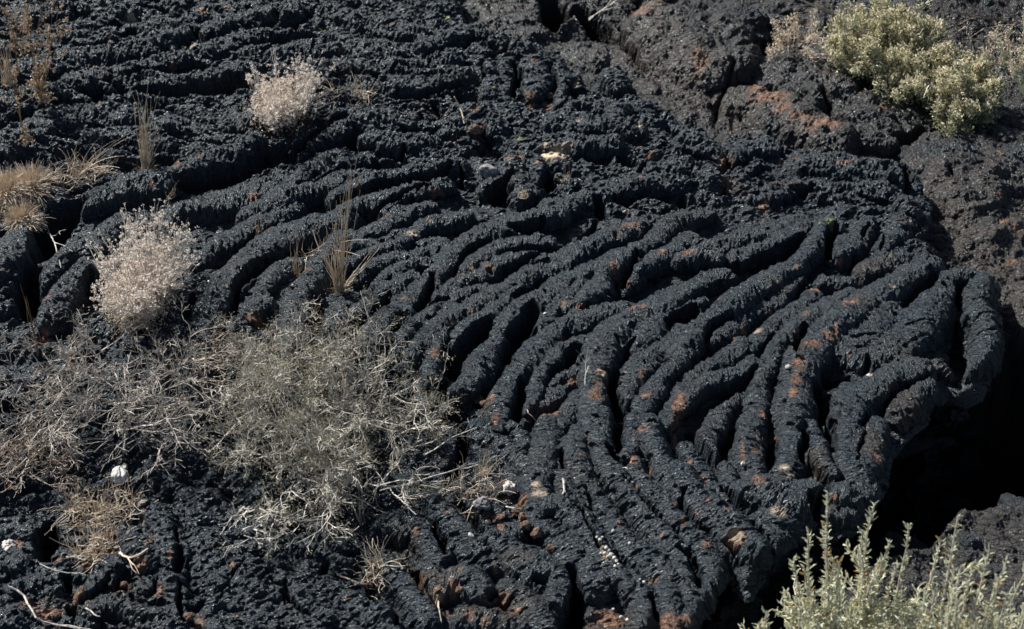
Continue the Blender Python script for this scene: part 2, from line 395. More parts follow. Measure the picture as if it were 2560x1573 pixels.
('A1',80,[(-80, 150), (250, 60), (450, 0)],-0.001,0.62),
('A1',85,[(-60, 340), (300, 250), (600, 150), (900, 60)],-0.003,0.62),
('A1',85,[(100, 480), (400, 400), (700, 330), (1000, 290), (1300, 200)],0.001,0.62),
('A1',80,[(500, 560), (800, 500), (1100, 420), (1400, 340), (1700, 250), (1900, 200)],-0.002,0.62),
('A1',70,[(900, 180), (1200, 130), (1500, 50)],-0.003,0.62),
('A1',75,[(1500, 180), (1800, 100), (2100, 60)],0.001,0.62),
('A1',75,[(1750, 330), (2100, 300), (2400, 280)],0.007,0.62),
('A1',75,[(2000, 480), (2453, 420)],0.006,0.62),
('A1',70,[(-50, 700), (200, 650), (400, 620)],0.005,0.62),
('A1',80,[(1050, 900), (1300, 850), (1600, 830), (1900, 800)],-0.001,0.62),
('A1',70,[(600, 950), (900, 900), (1200, 1000)],0.002,0.62),
('A2',80,[(-100, 60), (250, 150), (500, 200), (700, 180)],-0.001,0.62),
('A2',75,[(0, 250), (200, 330), (500, 330)],-0.002,0.62),
('A2',75,[(100, 430), (400, 420), (800, 380)],-0.003,0.62),
('A2',75,[(300, 560), (600, 580), (900, 530)],-0.001,0.62),
('A2',70,[(600, 280), (850, 200), (1000, 180)],0.007,0.62),
('A2',75,[(0, 800), (250, 830), (500, 850)],0.006,0.62),
('A2',70,[(200, 960), (450, 980), (650, 940)],0.006,0.62),
('A2',80,[(600, 850), (900, 870), (1150, 850)],0.006,0.62),
('A2',75,[(1600, 700), (1850, 720), (2050, 780)],-0.002,0.62),
('A2',75,[(1500, 850), (1800, 880), (2100, 900)],-0.000,0.62),
('A2',70,[(1650, 1000), (1950, 1010)],0.004,0.62),
('A2',75,[(2000, 1280), (2250, 1250), (2453, 1270)],0.005,0.62),
('A2',80,[(1500, 1450), (1700, 1380), (1900, 1330)],0.006,0.62),
('A3',80,[(0, 1150), (180, 1180), (250, 1250)],0.007,0.62),
('A3',75,[(50, 1000), (250, 1060)],-0.003,0.62),
# --- upper folds: broad, low
('A1',120,[(-100,1060),(150,930),(320,850),(520,790),(720,760),(950,760)],.0,.55),
('A1',90,[(620,1400),(800,1330),(960,1290),(1180,1260),(1320,1200),(1500,1140),(1680,1060),(1830,960)],.004,.7),
('A1',95,[(1290,1470),(1480,1410),(1700,1340),(1900,1270),(2080,1210),(2300,1120),(2453,1060)],.0,.7),
('A1',85,[(1750,1480),(1950,1400),(2150,1320),(2350,1260),(2500,1220)],.0,.7),
('A1',80,[(2150,1000),(2300,930),(2453,880)],.004,.7),
('A1',110,[(950,640),(1150,590),(1400,560),(1600,500),(1750,450)],.0,.5),
('A2',60,[(-40,1370),(120,1280),(330,1230),(470,1190)],.002,.8),
('A2',62,[(20,1490),(180,1420),(380,1380),(580,1330),(760,1300)],.002,.8),
('A2',60,[(-150,1260),(50,1130),(200,1090)],.0,.8),
('A2',60,[(500,1200),(650,1170),(850,1130)],.0,.8),
('A2',70,[(280,1440),(450,1490)],.0,.8),
('A2',80,[(1200,1120),(1290,1250),(1300,1340)],.006,.8),
('A2',75,[(1390,1130),(1430,1220),(1400,1330)],.0,.8),
('A2',80,[(1040,1270),(1110,1240)],.016,.9),
('A2',70,[(1040,480),(1080,560),(1070,620)],.0,.8),
('A2',90,[(1360,420),(1430,520),(1400,620)],.006,.7),
('A2',45,[(1560,440),(1610,540),(1570,660)],.006,.9),
('A2',45,[(1180,430),(1200,530),(1170,620)],.0,.9),
('A2',80,[(1930,480),(1990,560)],.012,.7),
('A2',90,[(1980,760),(1950,850),(1900,900)],.0,.6),
('A3',110,[(900,1120),(1200,1130),(1500,1170),(1600,1200)],.01,.6),
('A3',120,[(1000,1290),(1200,1320),(1420,1330)],.002,.6),
('A3',75,[(650,1340),(820,1280)],.0,.7),
('A3',80,[(1650,1480),(1600,1450)],.0,.7),
('A3',90,[(350,1060),(520,1000),(700,990)],.006,.6),
]
CUTS = [
('B3',13,[(2110,640),(2270,655)],.05),('B3',12,[(2110,770),(2280,760)],.05),('B3',13,[(2120,885),(2270,870)],.05),('B3',12,[(1480,1130),(1600,1200)],.04),('C3',14,[(1270,330),(1300,200),(1330,90)],.04),('C3',13,[(1010,470),(1060,520),(1100,580)],.05),('C2',14,[(1000,760),(1060,850),(1120,880)],.04),('C1',14,[(1740,980),(1600,1200),(1550,1320)],.03),('C1',14,[(1900,1060),(1850,1200)],.03),('C1',16,[(1880,1100),(2050,1200),(2090,1300)],.04),('C1',20,[(1290,1200),(1280,1320),(1310,1450)],.09),
('C2',48,[(1650,1090),(1680,1230),(1690,1300)],.4),('C2',95,[(1680,1260),(1660,1420),(1640,1600)],.5),
('A1',52,[(-60,880),(60,860),(160,820),(270,780)],.10),
('A1',30,[(280,740),(420,700),(560,690)],.05),
('A1',52,[(590,650),(680,660),(770,650)],.12),
('A1',50,[(860,650),(960,660),(1100,655),(1260,660),(1400,640),(1540,620)],.12),
('A1',105,[(1500,640),(1640,610),(1740,590),(1800,600)],.16),
('A1',60,[(1850,580),(1980,570),(2080,560)],.10),
('A1',26,[(500,150),(700,130)],.06),
('A1',34,[(1250,110),(1350,60)],.06),
('A1',30,[(850,230),(960,200),(900,280)],.05),
('A1',28,[(740,330),(850,300)],.05),
('A1',24,[(900,500),(1100,470),(1350,450)],.03),
('A1',40,[(1900,160),(1990,90),(1960,30)],.05),
('A1',30,[(2090,200),(2120,130)],.05),
('A1',20,[(1230,370),(1400,340)],.04),
('A1',46,[(380,1070),(520,1030),(640,1060)],.05),
('A1',40,[(0,520),(60,560),(100,640)],.06),
('A1',24,[(340,600),(440,560)],.05),
('A1',30,[(1190,1120),(1270,1160)],.05),
('A1',62,[(1290,1320),(1450,1290),(1620,1240),(1760,1210)],.13),
('A1',110,[(1780,1180),(1900,1130),(1990,1080)],.17),
('A1',44,[(2020,1090),(2120,1060),(2230,980),(2340,910),(2453,860)],.12),
('A1',22,[(2120,1330),(2250,1260),(2453,1180)],.05),
('A1',28,[(1330,1430),(1480,1370)],.08),
('A1',110,[(330,1560),(470,1480),(560,1440)],.2),
('A1',40,[(130,1080),(250,1100),(300,1130)],.05),
('A2',40,[(600,390),(720,350),(860,310),(1000,270)],.08),
('A2',26,[(1170,240),(1220,260),(1150,340),(1050,390)],.06),
('A2',26,[(250,660),(480,660),(720,620),(880,590)],.07),
('A2',34,[(1240,440),(1280,530),(1230,650)],.11),
('A2',44,[(2080,590),(2150,610),(2220,650)],.10),
('A2',24,[(1500,430),(1540,560),(1530,640)],.07),
('A2',20,[(1010,450),(1020,560),(960,600)],.07),
('A2',50,[(1340,810),(1420,830)],.07),
('A2',80,[(2000,1130),(2070,1160)],.13),
('A2',58,[(1220,1360),(1160,1330),(1100,1360),(1250,1250)],.12),
('A2',56,[(1500,1200),(1480,1300),(1430,1350)],.12),
('A2',46,[(150,940),(40,970)],.08),
('A2',36,[(600,1270),(700,1240),(780,1190)],.10),
('A2',24,[(850,1150),(860,1250)],.07),
('A2',30,[(0,1430),(120,1390),(220,1330),(330,1310),(450,1290)],.11),
('A2',24,[(250,1500),(400,1430),(560,1360),(650,1350)],.08),
('A2',70,[(1840,1430),(1870,1500)],.14),
('A2',34,[(1960,1390),(2080,1380),(2180,1360)],.10),
('A2',32,[(560,770),(610,840)],.08),
('A2',26,[(440,690),(520,690)],.07),
('A2',26,[(650,690),(700,720)],.07),
('A2',40,[(400,1110),(460,1050)],.07),
('A2',26,[(330,1140),(420,1120)],.05),
('A2',24,[(200,600),(330,520)],.04),
('A2',28,[(230,490),(320,520)],.05),
('A2',26,[(1620,600),(1700,620)],.06),
('A2',26,[(1000,900),(1060,940)],.05),
('A2',22,[(1260,930),(1320,940)],.04),
('A2',30,[(640,950),(700,900)],.06),
('A2',20,[(1380,970),(1480,1010)],.05),
('A2',34,[(1680,720),(1700,650)],.05),
('A2',26,[(2200,1120),(2130,1180)],.05),
('A2',26,[(2380,1480),(2330,1560)],.10),
('A3',36,[(290,1070),(340,1130),(300,1200),(290,1260)],.08),
('A3',40,[(420,1140),(360,1180)],.08),
('A3',44,[(500,1230),(560,1200),(640,1180)],.11),
('A3',40,[(790,1350),(880,1340),(960,1310)],.10),
('A3',20,[(900,1220),(1000,1230)],.07),
('A3',66,[(1590,1220),(1640,1300),(1640,1370)],.14),
('A3',24,[(1270,1400),(1400,1420),(1540,1430),(1680,1380)],.10),
('A3',50,[(20,1380),(60,1480)],.13),
('A3',36,[(330,1330),(360,1370)],.09),
('A3',26,[(450,1120),(600,1110)],.02),
('A3',22,[(730,950),(740,1060)],.04),
# centre
('B2',30,[(540,250),(620,220),(760,205),(870,160),(1000,125),(1130,70)],.09),
('B2',26,[(290,240),(330,250)],.07),
('B2',34,[(650,500),(640,600),(600,680),(540,740)],.12),
('B2',28,[(230,740),(310,710),(370,630)],.08),
('B2',44,[(440,790),(380,880)],.10),
('B2',36,[(830,450),(880,380),(960,320),(1080,280)],.10),
('B2',34,[(1240,190),(1340,180),(1450,130)],.11),
('B2',40,[(1570,250),(1660,250),(1780,150),(1830,50)],.12),
('B2',26,[(1150,350),(1300,310),(1480,300)],.07),
('B2',36,[(1130,520),(1220,460),(1330,400),(1420,380)],.10),
('B2',28,[(640,690),(780,640)],.06),
('B2',36,[(1250,660),(1350,600),(1450,520)],.09),
('B2',86,[(830,1080),(900,1000),(990,900),(1060,840)],.13),
('B2',74,[(780,1010),(800,1110),(850,1180)],.15),
('B2',84,[(1240,900),(1320,830),(1370,740)],.17),
('B2',40,[(1160,1060),(1230,960),(1400,870)],.13),
('B2',40,[(2030,560),(2080,440),(2110,350)],.14),
('B2',30,[(1960,620),(1900,640)],.10),
('B2',60,[(2250,30),(2330,60),(2400,0)],.12),
('B2',84,[(1640,1060),(1690,1030)],.17),
('B2',44,[(1500,1180),(1580,1120),(1700,1110)],.15),
('B2',50,[(1300,1230),(1270,1400),(1230,1500)],.11),
('B2',60,[(1980,1180),(1950,1300),(2000,1450)],.16),
('B2',34,[(2040,1080),(2080,960)],.12),
('B2',60,[(2340,820),(2430,770)],.13),
('B2',90,[(830,1370),(880,1450)],.16),
('B2',56,[(730,1200),(740,1330),(790,1480)],.13),
('B2',50,[(980,1330),(1040,1250)],.13),
('B2',26,[(1010,850),(1060,900)],.06),
('B2',30,[(2130,390),(2160,370)],.08),
# right
('B3',40,[(540,390),(660,340),(780,280),(880,220)],.12),
('B3',44,[(1060,340),(1080,230),(1120,180)],.15),
('B3',26,[(1210,410),(1230,330)],.10),
('B3',20,[(1430,300),(1450,200)],.07),
('B3',26,[(820,610),(900,540),(980,480)],.10),
('B3',60,[(10,820),(60,760),(110,730)],.15),
('B3',36,[(180,970),(220,880),(370,800)],.08),
('B3',52,[(250,1390),(370,1300),(480,1230),(530,1160)],.15),
('B3',26,[(590,1010),(680,920)],.08),
('B3',34,[(820,1080),(850,960),(900,880)],.12),
('B3',100,[(1060,1200),(1170,1190)],.2),
('B3',70,[(1000,1290),(1040,1400),(1020,1500)],.18),
('B3',52,[(1590,700),(1700,600),(1830,510)],.13),
('B3',50,[(2010,560),(2000,640)],.3),
('B3',26,[(1450,1440),(1500,1320),(1650,1230),(1760,1180)],.07),
('B3',30,[(1350,1060),(1300,1180),(1200,1250)],.09),
('B3',22,[(1240,930),(1400,900)],.03),
('B3',24,[(1310,190),(1340,140)],.06),
('B3',34,[(1630,60),(1720,110)],.05),
('B3',16,[(1620,830),(1700,800),(1830,790)],.015),
('B3',16,[(1600,960),(1750,900)],.015),
# lower right
('C3',44,[(80,60),(140,190),(220,320)],.13),
('C3',50,[(380,50),(340,180),(290,270)],.13),
('C3',48,[(660,150),(670,250),(650,350)],.15),
('C3',40,[(900,140),(870,240),(870,320)],.13),
('C3',44,[(1060,40),(1080,140),(1110,250)],.17),
('C3',40,[(1310,40),(1330,0)],.10),
('C3',28,[(300,500),(420,620),(480,700)],.08),
('C3',24,[(0,600),(60,700),(150,800),(240,850)],.07),
('C3',34,[(0,940),(80,1000),(130,1100),(140,1200)],.10),
('C3',26,[(510,760),(600,860),(650,900)],.10),
('C3',44,[(920,600),(960,680),(1000,560)],.12),
('C3',24,[(330,900),(390,960)],.10),
('C3',22,[(30,560),(20,620)],.07),
# lower centre
('C2',50,[(1990,30),(1990,140),(2000,230)],.14),
('C2',48,[(1920,240),(1980,320),(2040,330)],.14),
('C2',26,[(1570,260),(1590,400)],.10),
('C2',18,[(1740,520),(1790,630)],.05),
('C2',22,[(2040,450),(2120,540),(2250,690),(2400,830)],.07),
('C2',20,[(1690,680),(1800,830),(1850,950)],.08),
('C2',42,[(680,740),(720,860),(750,980)],.13),
('C2',48,[(850,560),(930,650),(1000,730)],.10),
('C2',70,[(760,420),(800,320),(850,200)],.16),
('C2',60,[(880,60),(870,200)],.16),
('C2',30,[(930,1060),(1020,1120)],.08),
('C2',36,[(1370,1160),(1440,1190)],.08),
('C2',40,[(1070,1280),(1100,1240)],.08),
('C2',34,[(1220,1280),(1180,1330)],.08),
('C2',38,[(190,1000),(220,1150),(260,1330)],.10),
('C2',30,[(430,1050),(540,1110),(600,1250)],.07),
('C2',30,[(380,1380),(400,1480)],.10),
('C2',44,[(1330,820),(1430,880)],.06),
('C2',34,[(2220,1260),(2260,1400)],.09),
('C2',40,[(1040,780),(1180,800)],.05),
('C2',60,[(30,940),(120,900)],.07),
# lower left
('C1',95,[(340,720),(330,850),(310,980)],.2),
('C1',52,[(470,1130),(480,1220)],.14),
('C1',36,[(890,740),(950,690)],.08),
('C1',52,[(1290,990),(1280,1130)],.14),
('C1',22,[(1250,800),(1270,930)],.07),
('C1',60,[(1430,1340),(1360,1370)],.10),
('C1',30,[(560,1340),(700,1250),(800,1130)],.08),
('C1',26,[(1060,1270),(1110,1200)],.07),
('C1',60,[(2300,1080),(2320,1030)],.13),
('C1',26,[(2050,1290),(2020,1220)],.05),
('C1',22,[(2040,1140),(2070,1260),(2200,1370)],.05),
('C1',40,[(480,1330),(500,1380)],.09),
('C1',36,[(1350,1060),(1200,920)],.0),
('C1',90,[(100,120),(200,200),(330,220)],.16),
('C1',60,[(1480,440),(1620,480)],.12),
('C1',26,[(950,1310),(930,1270)],.05),
# left
('B1',130,[(290,60),(330,180),(270,320)],.26),
('B1',120,[(220,430),(190,560),(180,680)],.26),
('B1',110,[(450,0),(420,130)],.2),
('B1',40,[(640,440),(610,560)],.10),
('B1',40,[(1500,360),(1640,300),(1740,240),(1820,160)],.10),
('B1',56,[(1690,600),(1780,480),(1900,400),(2060,330),(2200,250)],.14),
('B1',40,[(1680,620),(1650,740),(1600,830)],.12),
('B1',60,[(2250,640),(2270,740),(2250,880)],.16),
('B1',40,[(1360,560),(1330,720)],.10),
('B1',110,[(30,1350),(150,1400)],.2),
]
RUST = [
('A1',1255,1205,38,26),('A1',640,475,30,22),('A1',1370,515,16,20),('A1',765,235,14,12),('A1',1965,1020,22,26),('A1',2055,1045,26,20),('A1',2075,895,42,18),('A1',1440,1150,20,20),
('A1',1800,1360,42,34),('A1',705,715,34,16),('A1',2430,330,30,18),('A1',1225,440,34,26),('A1',1450,65,40,26),('A1',1085,1320,26,26),('A1',450,950,12,12),('A1',2200,825,30,16),
('A2',370,155,50,14),('A2',1375,395,34,36),('A2',1365,688,36,16),('A2',1485,700,40,22),('A2',960,750,48,14),('A2',1120,1020,26,30),('A2',1290,1065,26,14),('A2',1260,1020,12,20),('A2',1210,1130,40,24),
('A2',2130,1240,50,22),('A2',2010,960,28,22),('A2',2160,1010,40,30),('A2',680,1355,50,16),('A2',820,1345,16,16),('A2',140,1320,22,36),('A2',1410,1140,20,20),('A2',960,990,24,10),('A2',2220,1090,60,16),
('A3',320,1120,62,56),('A3',380,1250,24,20),('A3',590,1400,34,36),('A3',1180,1160,90,14),('A3',835,1128,26,9),('A3',1070,1070,60,9),('A3',340,1290,40,40),('A3',740,1080,20,16),('A3',600,1480,16,16),('A3',780,990,30,14),
('B2',305,40,32,24),('B2',640,100,22,16),('B2',955,430,30,18),('B2',1070,430,34,18),('B2',935,725,30,18),('B2',810,800,36,16),('B2',1950,440,40,48),('B2',2070,515,24,16),('B2',460,640,36,22),
('B2',1610,915,22,18),('B2',2110,705,80,26),('B2',1590,680,26,44),('B2',1720,720,50,24),('B2',1880,1195,56,40),('B2',1830,1350,64,40),('B2',1670,1170,30,24),('B2',1540,1420,36,30),('B2',1075,1310,36,30),
('B2',1115,1490,30,40),('B2',1450,1440,30,26),('B2',2190,1340,50,18),('B2',2410,1420,50,80),('B2',2080,130,80,26),('B2',1970,185,30,14),('B2',690,1030,54,50),('B2',1850,1280,50,24),('B2',2290,310,50,20),('B2',2160,1170,30,40),('B2',880,480,26,10),
('B3',1610,125,36,22),('B3',60,335,54,22),('B3',955,575,50,28),('B3',830,440,16,20),('B3',265,690,44,10),('B3',550,860,50,22),('B3',385,940,22,16),('B3',1200,715,60,26),('B3',1500,580,24,14),('B3',900,770,30,20),('B3',830,890,34,16),
('B3',840,1160,54,60),('B3',830,1260,50,40),('B3',800,1330,44,30),('B3',940,1010,70,22),('B3',1050,930,60,40),('B3',1110,880,22,50),('B3',1200,1015,16,14),('B3',10,1380,40,70),('B3',600,1470,36,22),('B3',1140,330,24,12),('B3',460,830,26,22),('B3',640,700,30,10),
('C3',550,150,18,16),('C3',560,235,36,20),('C3',460,240,18,90),('C3',680,100,16,26),('C3',400,870,70,46),('C3',195,915,34,24),('C3',690,425,16,9),('C3',950,370,60,20),('C3',1400,260,34,40),('C3',550,495,50,34),('C3',200,635,20,14),('C3',335,695,24,14),('C3',1110,570,20,24),('C3',115,680,14,14),('C3',70,300,22,14),('C3',40,1415,60,26),('C3',20,750,24,40),('C3',150,420,30,20),
('C2',1110,20,44,26),('C2',690,12,24,20),('C2',1745,140,12,40),('C2',1710,280,26,20),('C2',2090,290,30,44),('C2',2215,350,16,24),('C2',2110,500,20,30),('C2',1990,730,16,36),('C2',2225,1125,50,24),('C2',2160,100,50,20),('C2',2380,60,30,80),('C2',2380,610,20,16),('C2',1290,560,56,36),
('C2',1200,485,34,16),('C2',535,790,26,30),('C2',870,1100,30,18),('C2',815,1200,50,44),('C2',1160,1270,48,70),('C2',1250,1340,70,20),('C2',1920,1330,110,60),('C2',1850,1440,90,70),('C2',2000,1470,80,40),('C2',2350,1440,90,60),('C2',2280,845,18,14),('C2',780,655,24,22),('C2',450,1010,60,30),('C2',690,1230,60,30),('C2',560,1120,60,26),('C2',720,1330,80,30),('C2',930,1400,50,30),('C2',1100,1060,26,16),('C2',1050,1440,40,30),('C2',60,1250,30,20),
('C1',1210,1010,18,34),('C1',1100,850,22,20),('C1',1030,665,34,14),('C1',1650,1035,44,14),('C1',410,995,34,16),('C1',1130,1230,36,40),('C1',850,1190,60,40),('C1',560,1250,50,40),('C1',330,1350,110,50),('C1',480,1245,18,18),('C1',1000,1050,60,36),('C1',720,900,100,60),('C1',760,780,60,40),('C1',600,1000,60,40),('C1',380,1480,80,30),('C1',1410,1430,50,40),('C1',1060,880,30,16),
('C1',130,860,50,40),('C1',560,700,60,30),('C1',930,470,50,60),('C1',200,1290,80,30),
('B1',330,620,36,30),('B1',20,440,24,16),('B1',1910,125,30,20),('B1',1800,740,90,30),('B1',300,830,60,30),('B1',500,1000,50,40),('B1',1540,970,50,40),('B1',1180,1130,50,40),('B1',380,1200,60,36),('B1',2180,440,30,26),('B1',2110,680,18,12),('B1',1620,560,30,14),('B1',1420,1120,30,40),
]
BROWN = [('A2',740,800,170,70),('A2',560,710,70,30),('A2',980,900,110,50),('A2',430,810,130,50),('A2',1100,1030,160,50),('A2',820,950,60,60),('A3',760,1300,140,50),('A3',430,1300,90,70),('A2',1660,90,60,60),('B2',1680,100,120,60),('B3',1400,400,200,70),
('B3',1600,1360,180,150),('B3',1880,1080,90,60),('C3',1380,180,110,130),('C3',960,300,120,110),('C3',560,510,120,60),('C3',1050,620,130,70),('C2',1900,1420,260,160),('C2',1200,1330,260,150),('C2',700,1150,170,110),('C2',450,850,140,120),('C2',1260,1010,160,70),('C2',500,1000,120,60),
('C2',900,1350,140,80),('C2',2350,1480,120,90),('C1',500,1300,200,80),('C1',900,1180,120,50),('C1',1400,1430,90,60),('B2',1300,820,0,0),('B1',1800,740,110,40),('B1',1560,960,80,70),('B2',1500,1380,120,80),('B2',1050,1330,70,80),('B3',700,560,120,50),('B3',850,1020,90,60),('B3',1280,690,120,50),('C3',60,90,60,60)]
PALE = [('A2',1545,1060,84,36),('A2',1600,1040,60,24),('A2',1460,1010,40,14),('A2',2140,900,44,16),('A2',1700,865,22,9),('A1',940,100,40,18),('A1',1370,300,44,20),('A2',1690,540,24,44),('B3',545,865,50,20),('C3',730,360,36,20),('C3',770,410,40,14),('B2',1880,1200,44,30),('C3',400,860,50,30),
('B2',830,1195,0,0),('C2',1430,560,60,30),('C2',1410,500,40,30),('C2',1900,960,40,50),('C2',700,1220,44,26),('C1',1000,610,36,20),('C1',1005,730,12,30),('B3',1340,1200,18,12),('A1',1580,30,50,16),('C3',690,680,60,30),('C1',60,1380,0,0),('B2',520,190,50,22),('B3',1500,580,20,10),('C1',1690,1390,24,14),('C1',1100,1250,26,14),('A2',310,650,50,16),('A2',2050,1440,30,10)]
LICHEN = [('A1',1935,80,24,14),('A1',2300,160,36,18),('A2',770,70,26,14),('A2',1000,140,44,14),('A2',890,275,30,9),('A2',1280,940,44,10),('B3',1070,125,40,26),('B3',985,135,18,9),('A2',1560,1225,18,12),('A1',1450,1330,18,12),('A2',290,40,14,12),('B3',1500,330,24,12),('A2',1090,610,14,10)]
# --- rock beyond the slab (lower plane)
BACK_ROPES = [
('A2',170,[(880,-40),(1050,60),(1250,120),(1420,60)],0.06,0.40),
('A2',150,[(1620,330),(1800,380),(1950,420)],0.01,0.40),
('A3',300,[(-350,330),(-150,520),(50,750),(280,900)],0.03,0.36),
('A2',180,[(1250,230),(1480,340),(1650,420)],-0.01,0.32),
('A3',240,[(-100,80),(80,200),(250,380)],0.11,0.48),
('A3',130,[(330,120),(420,260),(440,400)],0.11,0.64),
('A3',170,[(420,640),(560,660)],0.07,0.48),
('A3',190,[(700,450),(900,500),(1100,570)],0.09,0.48),
('A3',150,[(560,660),(760,750),(950,850),(1150,940)],0.08,0.56),
('A3',140,[(1100,640),(1300,720),(1450,850)],0.07,0.56),
('A3',120,[(1300,930),(1450,940)],0.07,0.56),
('A3',130,[(1480,700),(1700,810)],0.06,0.56),
('A3',170,[(1850,990),(2050,980),(2200,1030)],0.06,0.48),
('A3',200,[(1800,1150),(1950,1200),(2100,1330)],0.06,0.48),
('A3',200,[(2250,1200),(2400,1150),(2500,1200)],0.06,0.48),
('A3',150,[(2330,950),(2453,960)],0.03,0.48),
('A3',150,[(1830,1400),(1900,1500)],0.03,0.48),
('B3',260,[(1900,100),(2000,250),(2100,350)],0.01,0.32),
('B3',140,[(2130,80),(2200,150)],0.06,0.56),
('B3',240,[(2420,0),(2420,300),(2420,560)],0.02,0.32),
('B3',240,[(2400,620),(2500,700)],0.00,0.32),
('A3',150,[(580,150),(640,130)],0.06,0.56),
]
BACK_CUTS = [
('A2',130,[(1480,40),(1540,150),(1500,230)],.55),
('A2',105,[(1700,100),(1820,190),(1960,310)],.45),
('A2',40,[(1980,330),(2080,430),(2180,540)],0.29),
('A3',80,[(570,250),(600,350),(540,450)],.4),
('A3',60,[(380,520),(480,500),(560,450)],.35),
('A3',24,[(370,600),(290,730),(240,900)],0.06),
('A3',110,[(780,100),(850,160)],0.38),
('A3',40,[(1430,800),(1520,800)],0.19),
('A3',70,[(1530,1070),(1640,1060),(1720,1010)],0.29),
('A3',40,[(2060,1150),(2130,1240)],0.19),
('A3',24,[(1000,770),(1060,840)],0.10),
('A3',24,[(1900,1330),(1960,1410)],0.10),
('A3',50,[(2150,620),(2100,800)],0.19),
('A2',80,[(2000,-60),(2200,-20)],0.29),
]
RUST2 = [('A3',640,790,150,60),('A3',550,720,90,46),('A3',720,870,80,40),('A3',850,940,110,34),('A3',1000,1000,150,46),('A2',2300,120,60,40),('A3',130,560,60,90),('A3',1450,845,50,16),('A3',2160,950,34,20),('A3',2310,1210,60,40),('A3',2230,1480,30,24),('A2',2150,180,110,60),('B3',2280,130,50,24),('B3',2410,190,50,26),('B3',2350,420,40,26),('A3',100,30,20,8)]
BROWN2 = [('A3',100,650,260,260),('A3',400,830,170,130),('A3',950,980,240,80),('A3',850,440,220,90),('A3',1050,640,90,50),('A2',2250,450,260,300),('A2',1950,420,180,90),('B3',1900,220,220,220),('B3',2200,330,260,140),('B3',2420,600,260,300),('A3',1900,1000,140,60),('A3',1850,1400,120,120),('B3',2400,100,140,100),('A2',2250,150,180,120),('A2',1160,80,260,100)]

def catmull(P, step):
    P = np.asarray(P, float)
    if len(P) < 3:
        n = max(2, int(np.linalg.norm(P[-1]-P[0])/step)); return P[0]+(P[-1]-P[0])*np.linspace(0, 1, n)[:, None]
    Q = np.vstack([2*P[0]-P[1], P, 2*P[-1]-P[-2]]); out = []
    for i in range(1, len(Q)-2):
        n = max(2, int(np.linalg.norm(Q[i+1]-Q[i])/step))
        t = np.linspace(0, 1, n, endpoint=False)[:, None]
        out.append(.5*(2*Q[i]+(Q[i+1]-Q[i-1])*t+(2*Q[i-1]-5*Q[i]+4*Q[i+1]-Q[i+2])*t**2+(3*Q[i]-Q[i-1]-3*Q[i+1]+Q[i+2])*t**3))
    out.append(P[-1:]); return np.vstack(out)

class Grid:
    """a height field over a rectangle of the ground; x right, y away from the camera"""
    def __init__(s, x0, x1, y0, y1, step, seed=0):
        s.x0, s.y0, s.st = x0, y0, step
        s.nx = int((x1-x0)/step)+1; s.ny = int((y1-y0)/step)+1
        s.X, s.Y = np.meshgrid(np.float32(x0)+np.arange(s.nx, dtype=np.float32)*np.float32(step), np.float32(y0)+np.arange(s.ny, dtype=np.float32)*np.float32(step))
        # wobble of the ground plan so no line is smooth
        s.WX = s.X+.011*pn(s.X*7, s.Y*7, seed)+.0055*pn(s.X*22, s.Y*22, seed+3)+.003*pn(s.X*55, s.Y*55, seed+4)
        s.WY = s.Y+.011*pn(s.X*7, s.Y*7, seed+9)+.0055*pn(s.X*22, s.Y*22, seed+7)+.003*pn(s.X*55, s.Y*55, seed+8)
    def win(s, a, b, r):
        i0 = max(0, int((min(a[0], b[0])-r-s.x0)/s.st)); i1 = min(s.nx, int((max(a[0], b[0])+r-s.x0)/s.st)+2)
        j0 = max(0, int((min(a[1], b[1])-r-s.y0)/s.st)); j1 = min(s.ny, int((max(a[1], b[1])+r-s.y0)/s.st)+2)
        return (slice(j0, j1), slice(i0, i1)) if i1 > i0 and j1 > j0 else None
    def line(s, P, hw, fn):
        """calls fn(window, u, s, side, hw) for each segment, u = distance / local half width"""
        P = np.asarray(P)[:, :2]; hw = np.broadcast_to(hw, (len(P),)); acc = 0
        for k in range(len(P)-1):
            a, b = P[k], P[k+1]; L = np.linalg.norm(b-a)
            if L < 1e-6: continue
            h = max(hw[k], hw[k+1]); wdw = s.win(a, b, h*1.6+.03)
            if wdw is None: acc += L; continue
            x = s.WX[wdw]-a[0]; y = s.WY[wdw]-a[1]; e = (b-a)/L
            t = x*e[0]+y*e[1]; tc = np.clip(t, 0, L); c = x*e[1]-y*e[0]
            d = np.hypot(x-tc*e[0], y-tc*e[1]); ww = hw[k]+(hw[k+1]-hw[k])*tc/L
            fn(wdw, d/ww, acc+t, c, ww); acc += L

